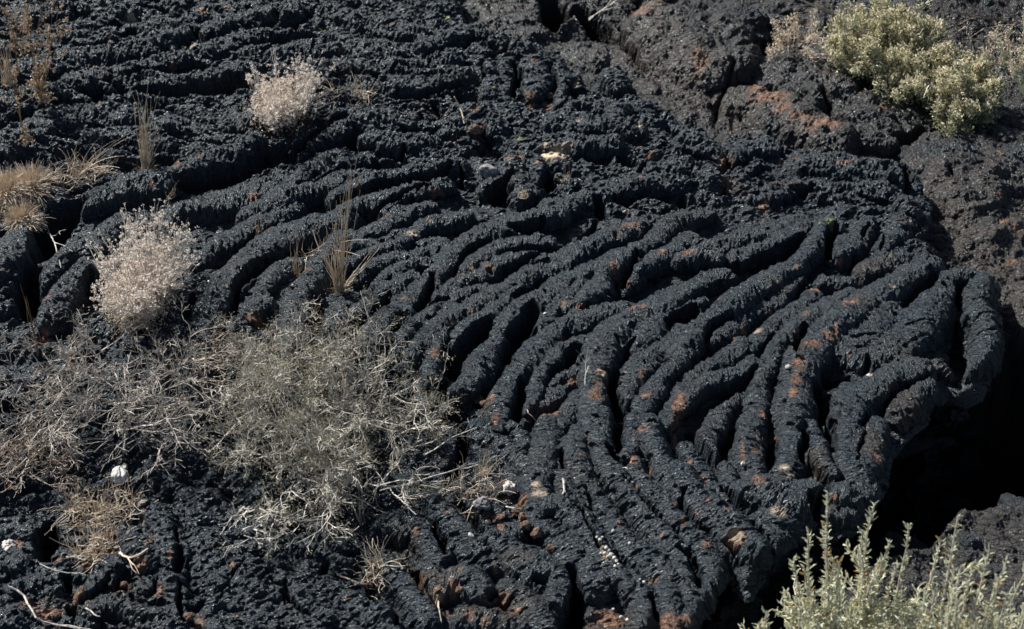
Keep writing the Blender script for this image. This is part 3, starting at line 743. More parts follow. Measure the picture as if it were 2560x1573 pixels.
def build_field(g, ropes, cuts, floor, plane, seed=0, base_dir=(1, .3), flat=.8, ropez=0.0):
    H = floor.copy()
    bd = np.array(base_dir)/np.hypot(*base_dir)
    FS = (g.X*bd[1]-g.Y*bd[0]); FD = (g.X*bd[0]+g.Y*bd[1])     # fibres of the base run along base_dir
    FS = FS+.02*pn(g.X*5, g.Y*5, seed+21)
    ID = np.zeros_like(H)
    for ri, r in enumerate(ropes):
        t, hw, pts = r[0], r[1], r[2]; dz = r[3] if len(r) > 3 else 0.0; fl = r[4] if len(r) > 4 else flat
        ip = [tp(t, *p) for p in pts]
        W = catmull([px(x, y, plane+dz)[:2] for x, y in ip], .03)
        n = len(W); sct = pxscale(ip[0][0], ip[0][1], plane)*(K if t != 'S' else 1)
        tt = np.linspace(0, 1, n)
        rn = np.random.default_rng(100+ri+seed)
        base = np.interp(tt, np.linspace(0, 1, max(3, n//3)), 1+.13*rn.normal(size=max(3, n//3)).clip(-1.5, 1.5))
        h = hw*sct*1.28*base; ends = np.minimum(1, .72+np.minimum(tt, 1-tt)*n*.09); h = h*ends
        zc = plane*1.0+dz+.006*rn.normal()+np.interp(tt, np.linspace(0, 1, max(3, n//4)), .006*rn.normal(size=max(3, n//4)))
        if n < 2: continue
        for k in range(n-1):
            def fn(wd, u, s_, c, ww, zk=(zc[k], zc[k+1])):
                m = u < 1.3
                z = zk[0]-ww*fl*1.15*(1-np.sqrt(np.clip(1-.88*np.minimum(u, 1)**2, 0, 1))+2.6*np.clip(u-1, 0, 1))
                cur = H[wd]; up = m & (z > cur)
                cur[up] = z[up]; H[wd] = cur
                q = FS[wd]; q[up] = (s_+S0+.35*c)[up]; FS[wd] = q
                q = FD[wd]; q[up] = c[up]; FD[wd] = q
                q = ID[wd]; q[up] = ri+1; ID[wd] = q
            S0 = float(np.sum(np.linalg.norm(np.diff(W[:k+1], axis=0), axis=1))) if k else 0.0
            g.line(W[k:k+2], h[k:k+2], fn)
    for r in cuts:
        t, hw, pts, dep = r[0], r[1], r[2], r[3]
        ip = [tp(t, *p) for p in pts]
        W = catmull([px(x, y, plane-min(dep*.2, .03))[:2] for x, y in ip], .03) if len(ip) > 1 else np.array([px(*ip[0], plane-min(dep*.2, .03))[:2], px(ip[0][0]+1, ip[0][1], plane-min(dep*.2, .03))[:2]])
        sct = pxscale(ip[0][0], ip[0][1], plane)*(K if t != 'S' else 1)
        C = np.zeros_like(H)
        def fn(wd, u, s_, c, ww):
            v = dep*(1.35 if t in ('A1', 'A2') else .85)*(1-sstep(.2, 1.12, u)); C[wd] = np.maximum(C[wd], v)
        n = len(W); tt = np.linspace(0, 1, n); h = hw*(1.2 if t == 'A1' else .88)*sct*(.55+.45*np.sin(np.pi*np.clip(tt, .08, .92))) if len(ip) > 1 else hw*sct
        g.line(W, h, fn); H -= C
    return H, FS, FD, ID

def patches(g, lst, plane):
    out = np.zeros(g.X.shape, np.float32)
    for t, x, y, rx, ry in lst:
        ix, iy = tp(t, x, y); p = px(ix, iy, plane); s_ = pxscale(ix, iy, plane)*(K if t != 'S' else 1)
        r = max(rx, ry*1.4)*s_*1.6; wd = g.win(p, p, r)
        if wd is None: continue
        u = np.hypot((g.WX[wd]-p[0])/(rx*s_), (g.WY[wd]-p[1])/(ry*s_*1.4))
        out[wd] = np.maximum(out[wd], 1-sstep(.3, 1.35, u))
    return out

def grid_mesh(name, g, PX, PY, PZ, keep, mat, attrs):
    idx = np.arange(g.nx*g.ny).reshape(g.ny, g.nx)
    a = idx[:-1, :-1]; b = idx[:-1, 1:]; c = idx[1:, 1:]; d = idx[1:, :-1]
    k = keep[:-1, :-1] & keep[:-1, 1:] & keep[1:, 1:] & keep[1:, :-1]
    F = np.stack([a[k], b[k], c[k], d[k]], -1)
    used = np.zeros(g.nx*g.ny, bool); used[F.ravel()] = True; mp = np.cumsum(used)-1
    V = np.stack([PX.ravel(), PY.ravel(), PZ.ravel()], -1)[used]
    at = {}
    for kx, (ty, arr) in attrs.items(): at[kx] = (ty, arr.reshape(-1, arr.shape[-1])[used])
    return mesh_from(name, V, mp[F], mat, None, True, at)

def poly_sd(g, poly):
    """signed distance to a closed outline, positive inside (poly in world xy)"""
    P = np.asarray(poly); x = g.WX; y = g.WY
    ins = np.zeros(x.shape, bool); d = np.full(x.shape, 9.0, np.float32); n = len(P)
    for i in range(n):
        a, b = P[i], P[(i+1) % n]
        e = b-a; L2 = (e**2).sum()+1e-12
        t = np.clip(((x-a[0])*e[0]+(y-a[1])*e[1])/L2, 0, 1)
        d = np.minimum(d, np.hypot(x-a[0]-t*e[0], y-a[1]-t*e[1]))
        if a[1] != b[1]:
            c = (a[1] > y) != (b[1] > y); ins ^= c & (x < (b[0]-a[0])*(y-a[1])/(b[1]-a[1])+a[0])
    return np.where(ins, d, -d)

# ------------------------------------------------------------------ the ropy slab
g = Grid(-2.3, 2.1, -1.58, 2.45, STEP)
outline = [px(*tp(*p))[:2] for p in OUTLINE]
sd = poly_sd(g, outline)+.028
# floor between the ropes: shallow and streaky in the upper left, deep among the ropes
rp = poly_sd(g, [px(*p)[:2] for p in ROPE_ZONE])
deep = sstep(-.10, .06, rp)
ex = g.X*.30+g.Y; al = g.X-.30*g.Y                    # across / along the upper folds
ex = ex+.06*pn(al*1.3, ex*1.3, 4)
floor = -.030+.022*fbm(al*3.0, ex*8.0, 1, 4, .55)*2.0
floor += .045*(billow(al*3.2, ex*10, 2, 2)-.25)
floor += -.12*np.clip(.16-billow(al*1.5+3, ex*5.2, 9, 2, .4), 0, 1)/.16*sstep(-1.2, .2, -g.X)
floor += .016*(billow(al*9, ex*28, 6, 2)-.25)
lf = poly_sd(g, [px(*p)[:2] for p in [(-500, 620), (250, 640), (560, 760), (760, 760), (1050, 850), (1130, 1100), (1050, 1250), (600, 1330), (-500, 1300)]])
lf = sstep(-.05, .1, lf)
floor = floor*(1-deep)+deep*(-.062+.03*fbm(g.X*9, g.Y*9, 3, 3)+lf*(.16*(billow(g.X*4.5, g.Y*6, 9, 3, .6)-.2)))
floor = floor.astype(np.float32)
H, FS, FD, ID = build_field(g, ROPES, CUTS, floor, 0.0, base_dir=(1, .25))
# knobbly relief on everything
lump = (1-deep)*billow(al*8.5, ex*19, 1.3, 3, .5)+deep*billow(g.X*16, g.Y*16, 1.3, 3, .55); big = fbm(g.X*1.6, g.Y*1.6, 5, 3)
rough = 1-.8*sstep(-.05, .08, rp)*(1-.6*lf)
H += .030*big+(.050*rough+.006)*(lump-.28)
H += (.010*rough+.006)*(billow(FS*75, FD*26, 4.4, 2)-.3)   # transverse wrinkles
# shallow twist folds on the bigger ropes
H += .005*pn(FS*26, FD*9, 7.7)*(ID > 0)
H -= .04*np.exp(-np.clip(sd, 0, 1)/.03)              # rounded rim
# smooth the field a little, take its normal, and push the fine relief along the normal
def blur(a, n):
    for _ in range(n):
        a = (a+np.roll(a, 1, 0)+np.roll(a, -1, 0)+np.roll(a, 1, 1)+np.roll(a, -1, 1))/5
    return a
Hs = blur(H, max(1, int(round(2*.0028/STEP))))
gy, gx = np.gradient(Hs, STEP); nl = np.sqrt(gx*gx+gy*gy+1)
NX, NY, NZ = -gx/nl, -gy/nl, 1/nl
disp = .0075*(billow(g.X*40+Hs*30, g.Y*40, Hs*40, 3, .55)-.25)*(.22+rough)+.0056*pn(FS*82+2.5*pn(g.X*20, g.Y*20, 1), FD*13, 2.2)+.0034*pn(FS*150+2*pn(g.X*30, g.Y*30, 4), FD*24, 5.2)+.0022*pn(g.X*88, g.Y*88, Hs*88)*(.5+rough)-.010*sstep(.30, .62, pn(g.X*15+3, g.Y*15, Hs*20)*pn(FS*30, FD*12, 9)*3)
PX_ = g.X+NX*disp; PY_ = g.Y+NY*disp; PZ_ = Hs+NZ*disp
# the rim: fold the band outside the outline down into an undercut cliff
bsd = blur(sd, 6); sy, sx = np.gradient(bsd, STEP); sn = np.hypot(sx, sy)+1e-6; sx /= sn; sy /= sn
BAND = .26
t = np.clip(-sd/BAND, 0, 1); fade = 1-sstep(0, .10, t)
cx_ = g.X+sx*(-np.minimum(sd, 0)); cy_ = g.Y+sy*(-np.minimum(sd, 0)); cz_ = -.075-1.3*t**1.05
side = -.015-.26*np.sqrt(t)+.14*(billow(cx_*5, cy_*5, cz_*7, 4, .55)-.22)*sstep(0, .12, t)+.02*(billow(cx_*30, cy_*30, cz_*30, 3, .6)-.25)
side = side*(t > 0)
PX_ = PX_*fade+(1-fade)*cx_+sx*(g.X*0-np.minimum(sd, 0))*fade-sx*side; PY_ = PY_*fade+(1-fade)*cy_+sy*(-np.minimum(sd, 0))*fade-sy*side
PZ_ = PZ_*fade+(1-fade)*(-.075+.02*fbm(cx_*9, cy_*9, 3, 2))-1.3*t**1.05
keep = sd > -BAND
rust = patches(g, RUST, 0.0); brown = patches(g, BROWN, 0.0); pale = patches(g, PALE, 0.0); lich = patches(g, LICHEN, 0.0)
brown = np.maximum(brown*.9, .55*sstep(.0, .9, fbm(g.X*2.2+3, g.Y*2.2, 8, 3)))
att = {'flow': ('FLOAT_VECTOR', np.stack([FS, FD, ID*.0], -1)), 'tint': ('FLOAT_COLOR', np.stack([rust, brown, pale, lich], -1))}
o = grid_mesh('lava_slab', g, PX_, PY_, PZ_, keep, M_slab, att); tag(o, kind='structure')
gs_x0, gs_y0 = g.x0, g.y0; HZ = PZ_.copy(); SHAPE = (g.ny, g.nx)
def hz(x, y):
    i = int((x-gs_x0)/STEP); j = int((y-gs_y0)/STEP)
    if 0 <= i < SHAPE[1] and 0 <= j < SHAPE[0]: return float(HZ[j, i])
    return -.05
def on(x, y, z0=-.03, it=3):
    """photo pixel -> point on the slab surface"""
    z = z0
    for _ in range(it): p = px(x, y, z); z = hz(p[0], p[1])
    p = px(x, y, z); p[2] = z; return p
del att, PX_, PY_, PZ_, NX, NY, NZ

# ------------------------------------------------------------------ the lower lava ground behind and beside the slab
st2 = STEP*1.7
g2 = Grid(-3.6, 4.2, -3.2, 5.2, st2, 40)
GZ = -.16
pit = poly_sd(g2, [px(x, y, GZ)[:2] for x, y in PIT])
fl2 = GZ+.0+.10*fbm(g2.X*1.5, g2.Y*1.5, 3, 3)+.0*g2.X
fl2 = fl2-1.15*sstep(-.005, .06, pit)
# far to the right the ground rises gently
H2, FS2, FD2, ID2 = build_field(g2, BACK_ROPES, BACK_CUTS, fl2.astype(np.float32), GZ, seed=50, base_dir=(1, -.6), flat=.75)
H2 += .10*(billow(g2.X*4.5, g2.Y*4.5, 2, 3, .6)-.25)+.022*(billow(g2.X*13, g2.Y*13, 3, 3, .5)-.25)
Hs2 = blur(H2, 2); gy, gx = np.gradient(Hs2, st2); nl = np.sqrt(gx*gx+gy*gy+1)
disp = .009*(billow(g2.X*38, g2.Y*38, Hs2*38, 3, .6)-.25)+.005*pn(g2.X*70, g2.Y*70, Hs2*70)+.005*pn(g2.X*120, g2.Y*120, Hs2*120)
rust2 = patches(g2, RUST2, GZ); brown2 = patches(g2, BROWN2, GZ)
brown2 = np.maximum(brown2, .5*sstep(.0, .8, fbm(g2.X*1.7, g2.Y*1.7, 12, 3)))
sd2 = poly_sd(g2, outline)
keep2 = sd2 < .35
att = {'flow': ('FLOAT_VECTOR', np.stack([FS2, FD2, ID2*0], -1)), 'tint': ('FLOAT_COLOR', np.stack([rust2, brown2, rust2*0, rust2*0], -1))}
o = grid_mesh('lava_ground', g2, g2.X-gx/nl*disp, g2.Y-gy/nl*disp, Hs2+disp/nl, keep2, M_ground, att); tag(o, kind='structure')
def hz2(x, y):
    i = int((x-g2.x0)/st2); j = int((y-g2.y0)/st2)
    return float(Hs2[min(max(j, 0), g2.ny-1), min(max(i, 0), g2.nx-1)])

# ------------------------------------------------------------------ loose rocks and boulders
def rock(name, c, r, rot, label, cat, mat, seed, res=60, amp=.25, group=None, tint=(0, 0, 0, 0), angular=0.0, parent=None):
    """knobbly stone: c centre, r three radii"""
    u = np.linspace(0, 2*math.pi, res*2, endpoint=False); v = np.linspace(-math.pi/2, math.pi/2, res)
    U, Vv = np.meshgrid(u, v); n = np.stack([np.cos(U)*np.cos(Vv), np.sin(U)*np.cos(Vv), np.sin(Vv)], -1)
    if angular:
        ax = np.random.default_rng(seed).normal(size=(9, 3)); ax /= np.linalg.norm(ax, axis=1)[:, None]
        dd = np.random.default_rng(seed+1).uniform(.62, .92, 9)
        rad = np.min([np.where((n@a) > .05, q/np.maximum(n@a, .05), 9) for a, q in zip(ax, dd)], axis=0)
        rad = 1*(1-angular)+angular*np.minimum(rad, 1.1)
    else: rad = 1.0
    q = n*1.0
    rad = rad*(1+amp*1.6*fbm(q[..., 0]*1.3+seed, q[..., 1]*1.3, q[..., 2]*1.3, 3)+amp*.55*(billow(q[..., 0]*3+seed, q[..., 1]*3, q[..., 2]*3, 3, .6)-.25))
    rm = max(r); rs = .02/rm if rm > .08 else .1*amp
    rad = rad+rs*(billow(q[..., 0]*rm*40+seed, q[..., 1]*rm*40, q[..., 2]*rm*40, 3, .6)-.25) if rm > .08 else rad
    P = n*rad[..., None]*np.array(r)
    a = rot; ca, sa = math.cos(a), math.sin(a)
    P = np.stack([P[..., 0]*ca-P[..., 1]*sa, P[..., 0]*sa+P[..., 1]*ca, P[..., 2]], -1)
    w2 = res*2; idx = np.arange(res*w2).reshape(res, w2)
    F = np.stack([idx[:-1], np.roll(idx, -1, 1)[:-1], np.roll(idx, -1, 1)[1:], idx[1:]], -1).reshape(-1, 4)
    V = P.reshape(-1, 3); tn = np.tile(np.array(tint, np.float32), (len(V), 1))
    fl = np.stack([V[:, 0], V[:, 1]+V[:, 2], V[:, 2]*0], -1)
    o = mesh_from(name, V, F, mat, parent, True, {'flow': ('FLOAT_VECTOR', fl), 'tint': ('FLOAT_COLOR', tn)})
    o.location = tuple(float(x) for x in c)
    return tag(o, label, cat, group)
# ------------------------------------------------------------------ materials of the plants and stones
M_twig = simple('silver twig bark', (.32, .295, .26), (.60, .565, .51), 60, .75, 0, .25)
M_twig_brown = simple('brown twig bark', (.16, .11, .085), (.42, .36, .31), 40, .8, 0, .2)
M_twig_grey = simple('grey brown twig bark', (.22, .195, .17), (.50, .46, .41), 60, .8, 0, .2)
M_olive = simple('small olive leaves', (.13, .13, .08), (.27, .25, .17), 60, .7, .2, .2, (.42, .37, .28))
M_straw = simple('dry straw', (.54, .44, .33), (.78, .68, .54), 30, .7, .2, .25)
M_straw_dark = simple('weathered brown stalk', (.20, .12, .065), (.42, .28, .16), 30, .8, .1, .2)
M_flower = simple('dried flower heads', (.50, .36, .29), (.84, .77, .69), 90, .85, .25, .1, (.85, .80, .73))
M_brownleaf = simple('curled brown leaves', (.28, .21, .15), (.52, .42, .30), 60, .8, .25, .15)
M_yellow = simple('yellow green foliage', (.10, .13, .07), (.30, .31, .18), 60, .7, .3, .2, (.58, .53, .38))
M_cream = simple('pale cream bracts', (.62, .54, .36), (.92, .87, .68), 80, .8, .25, .1)
M_sage = simple('grey green leaves', (.40, .43, .29), (.62, .64, .47), 60, .7, .35, .25, (.76, .72, .52))
M_sage_old = simple('yellowed leaves', (.45, .32, .12), (.60, .44, .2), 30, .7, .3, .2)
M_white = simple('white stone', (.32, .31, .29), (.60, .59, .56), 60, .8)
M_palestone = simple('pale stone', (.34, .32, .29), (.58, .55, .50), 70, .85)
M_greystone = simple('grey stone', (.12, .12, .125), (.27, .265, .26), 60, .85)
M_redstone = simple('red cinder', (.035, .025, .022), (.10, .062, .045), 90, .9, 0, .2, (.19, .135, .10))

def unit(v): v = np.asarray(v, float); return v/(np.linalg.norm(v)+1e-9)
def dirc(az, el): return np.array([math.cos(az)*math.cos(el), math.sin(az)*math.cos(el), math.sin(el)])
U = random.uniform
def wander(p, d, L, n, wob, grav=0.0):
    P = [np.array(p, float)]; d = unit(d)
    for i in range(n):
        d = unit(d+np.array([random.gauss(0, wob), random.gauss(0, wob), random.gauss(0, wob)+grav])); P.append(P[-1]+d*L/n)
    return np.array(P), d
def bezier(a, c, b, n=7):
    t = np.linspace(0, 1, n)[:, None]; return (1-t)**2*a+2*t*(1-t)*c+t*t*b

def branchy(mb, p, d, L, r, depth, kids, spread, wob, grav, tips, lenf=.6, fwd=(.35, 1.0), sides=3, rmin=.0006):
    n = 5 if L > .1 else 3
    P, de = wander(p, d, L, n, wob, grav)
    mb.tube(P, r, max(r*.45, rmin), sides if r > .0018 else 3)
    if depth == 0: tips.append((P[-1], de, L)); tips.append((P[len(P)//2], de, L)); return
    for k in range(kids if isinstance(kids, int) else random.choice(kids)):
        t = U(*fwd); i = min(int(t*n), n-1); q = P[i]+(P[i+1]-P[i])*(t*n-i if t < 1 else 1)
        ax = unit(np.cross(de, np.random.default_rng(random.randrange(1 << 30)).normal(size=3)))
        a = U(.55, 1.25)*spread
        branchy(mb, q, unit((P[i+1]-P[i]))*math.cos(a)+ax*math.sin(a), L*lenf*U(.6, 1.2), max(r*.55, rmin), depth-1, kids, spread, wob, grav, tips, lenf, fwd, sides, rmin)
    tips.append((P[-1], de, L))

# ------------------------------------------------------------------ twiggy shrubs at the lower left
def twig_shrub(x, y, wpx, hpx, label, stems, bark, leafm=None, leafn=0, depth=4, seed=1, height=.30, kids=(3, 4), up=.35, dirs=None):
    random.seed(seed)
    root = on(x, y, -.08); root[2] = min(root[2], -.03); s_ = pxscale(x, y)
    e = empty('twig_shrub', root, label, 'shrub', 'dry shrubs on the lava')
    mb = MB(); tips = []
    for k in range(stems):
        az = U(0, 2*math.pi); el = math.asin(min(.97, U(up*.4, 1)**1.2))
        fx = wpx*s_*.5; fy = hpx*s_*.5/math.sin(PITCH)*.85
        d = np.array([math.cos(az)*math.cos(el)*fx, math.sin(az)*math.cos(el)*fy, math.sin(el)*height])
        L = np.linalg.norm(d)*U(.28, .6)
        rr_ = math.sqrt(U(0, 1))*.72; aa = U(0, 6.28); q = root+np.array([rr_*math.cos(aa)*fx, rr_*math.sin(aa)*fy, U(-.02, .03)+.10*(1-rr_)])
        branchy(mb, q, d+np.array([U(-.1, .1), U(-.1, .1), 0]), L, U(.0018, .0036), depth-1, kids, .85, .2, -.005, tips, .55, (.2, 1.0), 3, .0008)
    for k in range(stems//9):
        az = U(0, 2*math.pi); q = root+np.array([U(-.06, .06), U(-.05, .05), 0])
        branchy(mb, q, np.array([math.cos(az)*fx, math.sin(az)*fy, U(.1, .3)]), U(.4, .7)*fx, U(.003, .0046), 2, 3, .6, .16, .0, tips, .5, (.3, 1.0), 5, .0012)
    mb.build('branches', bark, e, root)
    if leafm:
        lm = MB(); T_ = [t for t in tips for _ in range(leafn)]
        rr = np.random.default_rng(seed)
        P = np.array([t[0] for t in T_])+rr.normal(size=(len(T_), 3))*.011; Dv = np.array([t[1] for t in T_])+rr.normal(size=(len(T_), 3))*.9
        lm.leaves(P, Dv, rr.uniform(.006, .011, len(P)), rr.uniform(.002, .0034, len(P)))
        lm.build('foliage', leafm, e, root)
    return e
twig_shrub(800, 1120, 700, 560, 'large tangled silver twig shrub with tiny olive leaves at lower left centre', 112, M_twig, M_olive, 2, 4, 11, .36, (3, 4), .6)
twig_shrub(300, 1000, 640, 480, 'sparse brown twig shrub spreading at the left edge left of the large olive one', 84, M_twig_grey, None, 0, 4, 12, .28, (3, 4), .6)
twig_shrub(690, 960, 420, 330, 'bare silver twigs rising behind the large tangled shrub', 34, M_twig, M_olive, 1, 4, 13, .30)
twig_shrub(640, 1345, 210, 190, 'small bare silver twig tuft below the large tangled shrub', 16, M_twig, None, 0, 3, 14, .11)
twig_shrub(60, 1180, 380, 260, 'dark brown twig shrub low in the shade at the left edge', 34, M_twig_brown, None, 0, 4, 15, .14)

# long bare sticks reaching out of the big shrub
def stick(name, pts, r, mat, label, cat, group=None, forks=2, zoff=.02, seed=0):
    """pts: photo pixels with a height above the rock"""
    random.seed(seed+500)
    Q = [on(x, y)+np.array([0, 0, h]) for x, y, h in pts]
    for i, (x, y, h) in enumerate(pts):
        z = Q[i][2]; Q[i] = px(x, y, z)
    P = catmull(np.array(Q), .03); o0 = P[0].copy()
    P = P+np.random.default_rng(seed).normal(size=P.shape)*.0015
    mb = MB(); mb.tube(P, r, r*.5, 5); tips = []
    for k in range(forks):
        i = random.randrange(len(P)//3, max(len(P)-1, len(P)//3+1)); d = unit(P[min(i+1, len(P)-1)]-P[i-1])
        branchy(mb, P[i], d+np.array([U(-.7, .7), U(-.7, .7), U(-.1, .5)]), U(.04, .10), r*.5, 1, 2, .6, .15, 0, tips)
    o = mb.build(name, mat, None, o0)
    return tag(o, label, cat, group)
GS = 'bare sticks lying on the lava'
stick('stick', [(920,888,.10),(860,905,.08),(790,930,.06)], .004, M_twig, 'thick pale stick poking up at the top right of the olive shrub', 'stick', GS, 3, seed=1)
stick('stick', [(950,1225,.02),(1010,1215,.05),(1080,1192,.07),(1195,1162,.05)], .0036, M_twig, 'long forked pale stick reaching right from the olive shrub over the dark gap', 'stick', GS, 4, seed=2)
stick('stick', [(1045,1212,.03),(1090,1218,.04),(1125,1226,.03)], .003, M_twig, 'short pale stick just under the long forked one', 'stick', GS, 1, seed=3)
stick('stick', [(1060,1140,.05),(1130,1095,.08),(1190,1068,.07)], .0028, M_twig, 'thin curved twig rising right of the olive shrub', 'stick', GS, 2, seed=4)
stick('stick', [(1408,1195,.01),(1410,1215,.012),(1407,1238,.01)], .0045, M_twig, 'short thick pale stick upright in a crease of the ropes', 'stick', GS, 0, seed=5)
stick('stick', [(1462,963,.02),(1464,935,.03),(1472,915,.03)], .0022, M_twig, 'tiny curved twig hanging at a black hollow right of centre', 'stick', GS, 1, seed=6)
stick('stick', [(1307,1008,.02),(1322,1030,.02),(1340,1050,.02)], .0018, M_straw, 'thin straight straw below the centre of the ropes', 'stick', GS, 0, seed=7)
stick('stick', [(1137,240,.05),(1150,270,.03),(1160,310,.0)], .0026, M_straw, 'short straight straw stalk standing at the top centre', 'stick', GS, 0, seed=8)
stick('stick', [(20,1465,.01),(60,1490,.02),(90,1545,.02),(130,1560,.02),(200,1570,.02)], .0036, M_twig, 'long curved pale twig at the bottom left corner', 'stick', GS, 1, seed=9)
stick('stick', [(100,1408,.02),(140,1428,.02),(200,1432,.02)], .002, M_twig, 'thin pale twig above the bottom left corner', 'stick', GS, 1, seed=10)
stick('stick', [(300,1385,.01),(330,1395,.015),(370,1372,.02)], .0055, M_straw, 'thick tan curved root in the dry litter at lower left', 'stick', GS, 1, seed=11)
stick('stick', [(165,1395,.015),(195,1390,.015),(225,1393,.015)], .003, M_twig, 'small pale twig left of the tan litter', 'stick', GS, 1, seed=12)
stick('stick', [(110,570,.04),(135,605,.02),(152,670,.0)], .0035, M_twig, 'forked pale root hanging over the black gap below the round grass tuft', 'stick', GS, 3, seed=13)
stick('stick', [(1265,1265,.02),(1285,1272,.025),(1303,1275,.02)], .0035, M_twig, 'short pale stick across the red cinders', 'stick', GS, 1, seed=14)
stick('stick', [(1558,1170,.02),(1570,1172,.03),(1578,1190,.0)], .002, M_twig, 'tiny bent twig between two ropes at lower centre', 'stick', GS, 0, seed=15)
stick('stick', [(215,1522,.01),(235,1535,.015),(250,1543,.01)], .0028, M_twig, 'short pale twig near the bottom left', 'stick', GS, 0, seed=16)
stick('stick', [(1095,1500,.01),(1100,1530,.01),(1107,1573,.01)], .0028, M_twig, 'thin twig lying upright at the bottom edge below centre', 'stick', GS, 0, seed=17)
stick('stick', [(850,1440,.01),(885,1455,.01),(930,1463,.01)], .0028, M_twig_brown, 'dull brown twig below the olive shrub near the bottom edge', 'stick', GS, 0, seed=18)

# ------------------------------------------------------------------ dry flowering cushions
def flower_shrub(x, y, crown, label, stems, seed, height):
    """crown: list of photo pixels the stem tips aim at, as (x, y, radius px)"""
    random.seed(seed); rr = np.random.default_rng(seed)
    root = on(x, y); s_ = pxscale(x, y)
    e = empty('dried_flower_shrub', root, label, 'dried shrub', 'pale dried flower shrubs')
    mb = MB(); fm = MB(); FP = []
    wts = [c[2]**2*U(.4, 1.6) for c in crown]
    for k in range(stems):
        c = random.choices(crown, wts)[0]; a = U(0, 6.28); q = U(0, 1.25)*c[2]
        tx, ty = c[0]+q*math.cos(a), c[1]+q*math.sin(a)*.9
        hh = height*U(.15, 1.0)
        tip = px(tx, ty, root[2]+hh)
        st = root+np.array([U(-.05, .05), U(-.04, .04), 0])
        mid = (st+tip)/2+np.array([0, 0, -.02])+rr.normal(size=3)*.012
        P = bezier(st, mid, tip, 6); mb.tube(P, .0017, .0008, 3)
        for f in range(random.choice((3, 4, 5))):
            t = U(.45, 1); i = min(int(t*5), 4); b0 = P[i]; d = unit(P[i+1]-P[i])+rr.normal(size=3)*.55
            Q, de = wander(b0, d, U(.02, .055), 3, .2, .02); mb.tube(Q, .001, .0006, 3)
            FP += [Q[-1]+rr.normal(size=3)*.003, Q[-1]+rr.normal(size=3)*.006, Q[2]+rr.normal(size=3)*.004]
        FP.append(tip)
    FP = np.array(FP); keep = rr.uniform(size=len(FP)) < .8; FP = FP[keep]
    mb.build('stems', M_twig, e, root)
    N = np.repeat(FP, 5, 0); fm.leaves(N+rr.normal(size=N.shape)*.0018, rr.normal(size=N.shape)+np.array([0, 0, .4]), rr.uniform(.005, .010, len(N)), rr.uniform(.0035, .006, len(N)), .3)
    fm.build('flower_heads', M_flower, e, root)
    lf = MB(); n = stems*16; c = rr.normal(size=(n, 3))*np.array([.05, .05, .03])+root+np.array([0, 0, .05])
    lf.leaves(c, rr.normal(size=(n, 3)), .013, .003); lf.build('dry_leaves', M_straw, e, root)
flower_shrub(700, 300, [(700,205,40),(760,190,45),(640,185,24),(625,160,14),(800,160,30),(745,140,26),(775,215,40),(690,255,45),(730,240,35),(858,140,12),(690,118,14),(660,270,26),(820,230,22),(640,230,20)], 'pale pink dried flower shrub at the top left beside a black hollow', 170, 31, .24)
flower_shrub(350, 790, [(350,590,45),(400,620,45),(300,640,42),(450,575,36),(320,540,30),(380,520,26),(290,690,42),(340,700,45),(255,725,36),(300,750,36),(360,740,30),(475,640,26),(215,600,16),(200,575,8),(430,500,16),(255,590,18),(500,560,12),(420,680,30),(240,650,20)], 'large pale pink dried flower shrub above the tangled twigs at left', 330, 32, .30)

# ------------------------------------------------------------------ grasses
def blades(mb, root, targets, r=.0011, sag=.03, rr=None, basew=.015):
    for tip in targets:
        b = root+np.array([U(-basew, basew), U(-basew, basew)*.7, 0])
        mid = b+(tip-b)*.5+np.array([rr.normal()*.015, rr.normal()*.015, sag*np.linalg.norm(tip-b)])
        mb.tube(bezier(b, mid, tip, 7), r, r*.35, 3)
def grass_tuft(x, y, label, tips, n, seed, height, jitter=14, r=.0014, base=None, basew=.015, mat=None, low=.35, group='dry grass clumps'):
    """tips: photo pixels (x, y) the tallest blades reach"""
    random.seed(seed); rr = np.random.default_rng(seed); root = on(x, y)
    mat = mat or M_straw; mb = MB(); T_ = []
    for k in range(n):
        tx, ty = random.choice(tips); f = U(low, 1.0) if k >= len(tips) else 1
        if k < len(tips): tx, ty = tips[k]
        tx = x+(tx-x)*f+random.gauss(0, jitter*(1 if k >= len(tips) else .1)); ty = y+(ty-y)*f+random.gauss(0, jitter*.5)*(k >= len(tips))
        Yp = root[1]+random.gauss(0, .02)-.1*(0); v = pxy(tx, ty, Yp)
        if v[2] < root[2]+.004: v = px(tx, ty, root[2]+.01)
        T_.append(v)
    blades(mb, root, T_, r, .03, rr, basew)
    e = empty('grass_tuft', root, label, 'grass', group)
    mb.build('blades', mat, e, root)
    if base:
        b2 = MB(); TT = [root+np.array([rr.normal()*base, rr.normal()*base, abs(rr.normal())*base*.8]) for _ in range(int(n*1.5))]
        blades(b2, root, TT, .0009, .05, rr, .02); b2.build('basal_leaves', M_straw, e, root)
grass_tuft(365, 430, 'tall thin straw clump standing left of centre in the upper left', [(372,205),(345,232),(400,228),(378,250),(366,240),(357,330),(385,350),(352,300)], 34, 41, .3, 8, .0017, .035)
grass_tuft(848, 730, 'tallest straw clump with curved blades at left centre', [(890,398),(868,430),(872,440),(850,490),(820,470),(805,540),(835,560),(925,640),(915,668),(950,620),(800,600),(780,560)], 46, 42, .35, 12, .0018, .03)
grass_tuft(742, 690, 'short sparse straw clump just left of the tallest one', [(740,580),(752,590),(730,630),(765,650),(745,610)], 16, 43, .1, 8, .0011, .02)
grass_tuft(640, 585, 'tiny upright grass sprig on the folds left of centre', [(632,530),(655,520),(645,540)], 9, 44, .06, 6, .0009)
grass_tuft(1416, 455, 'tiny dead grass sprig above the centre right hollow', [(1412,405),(1422,408),(1430,420),(1436,412)], 12, 45, .05, 5, .001)
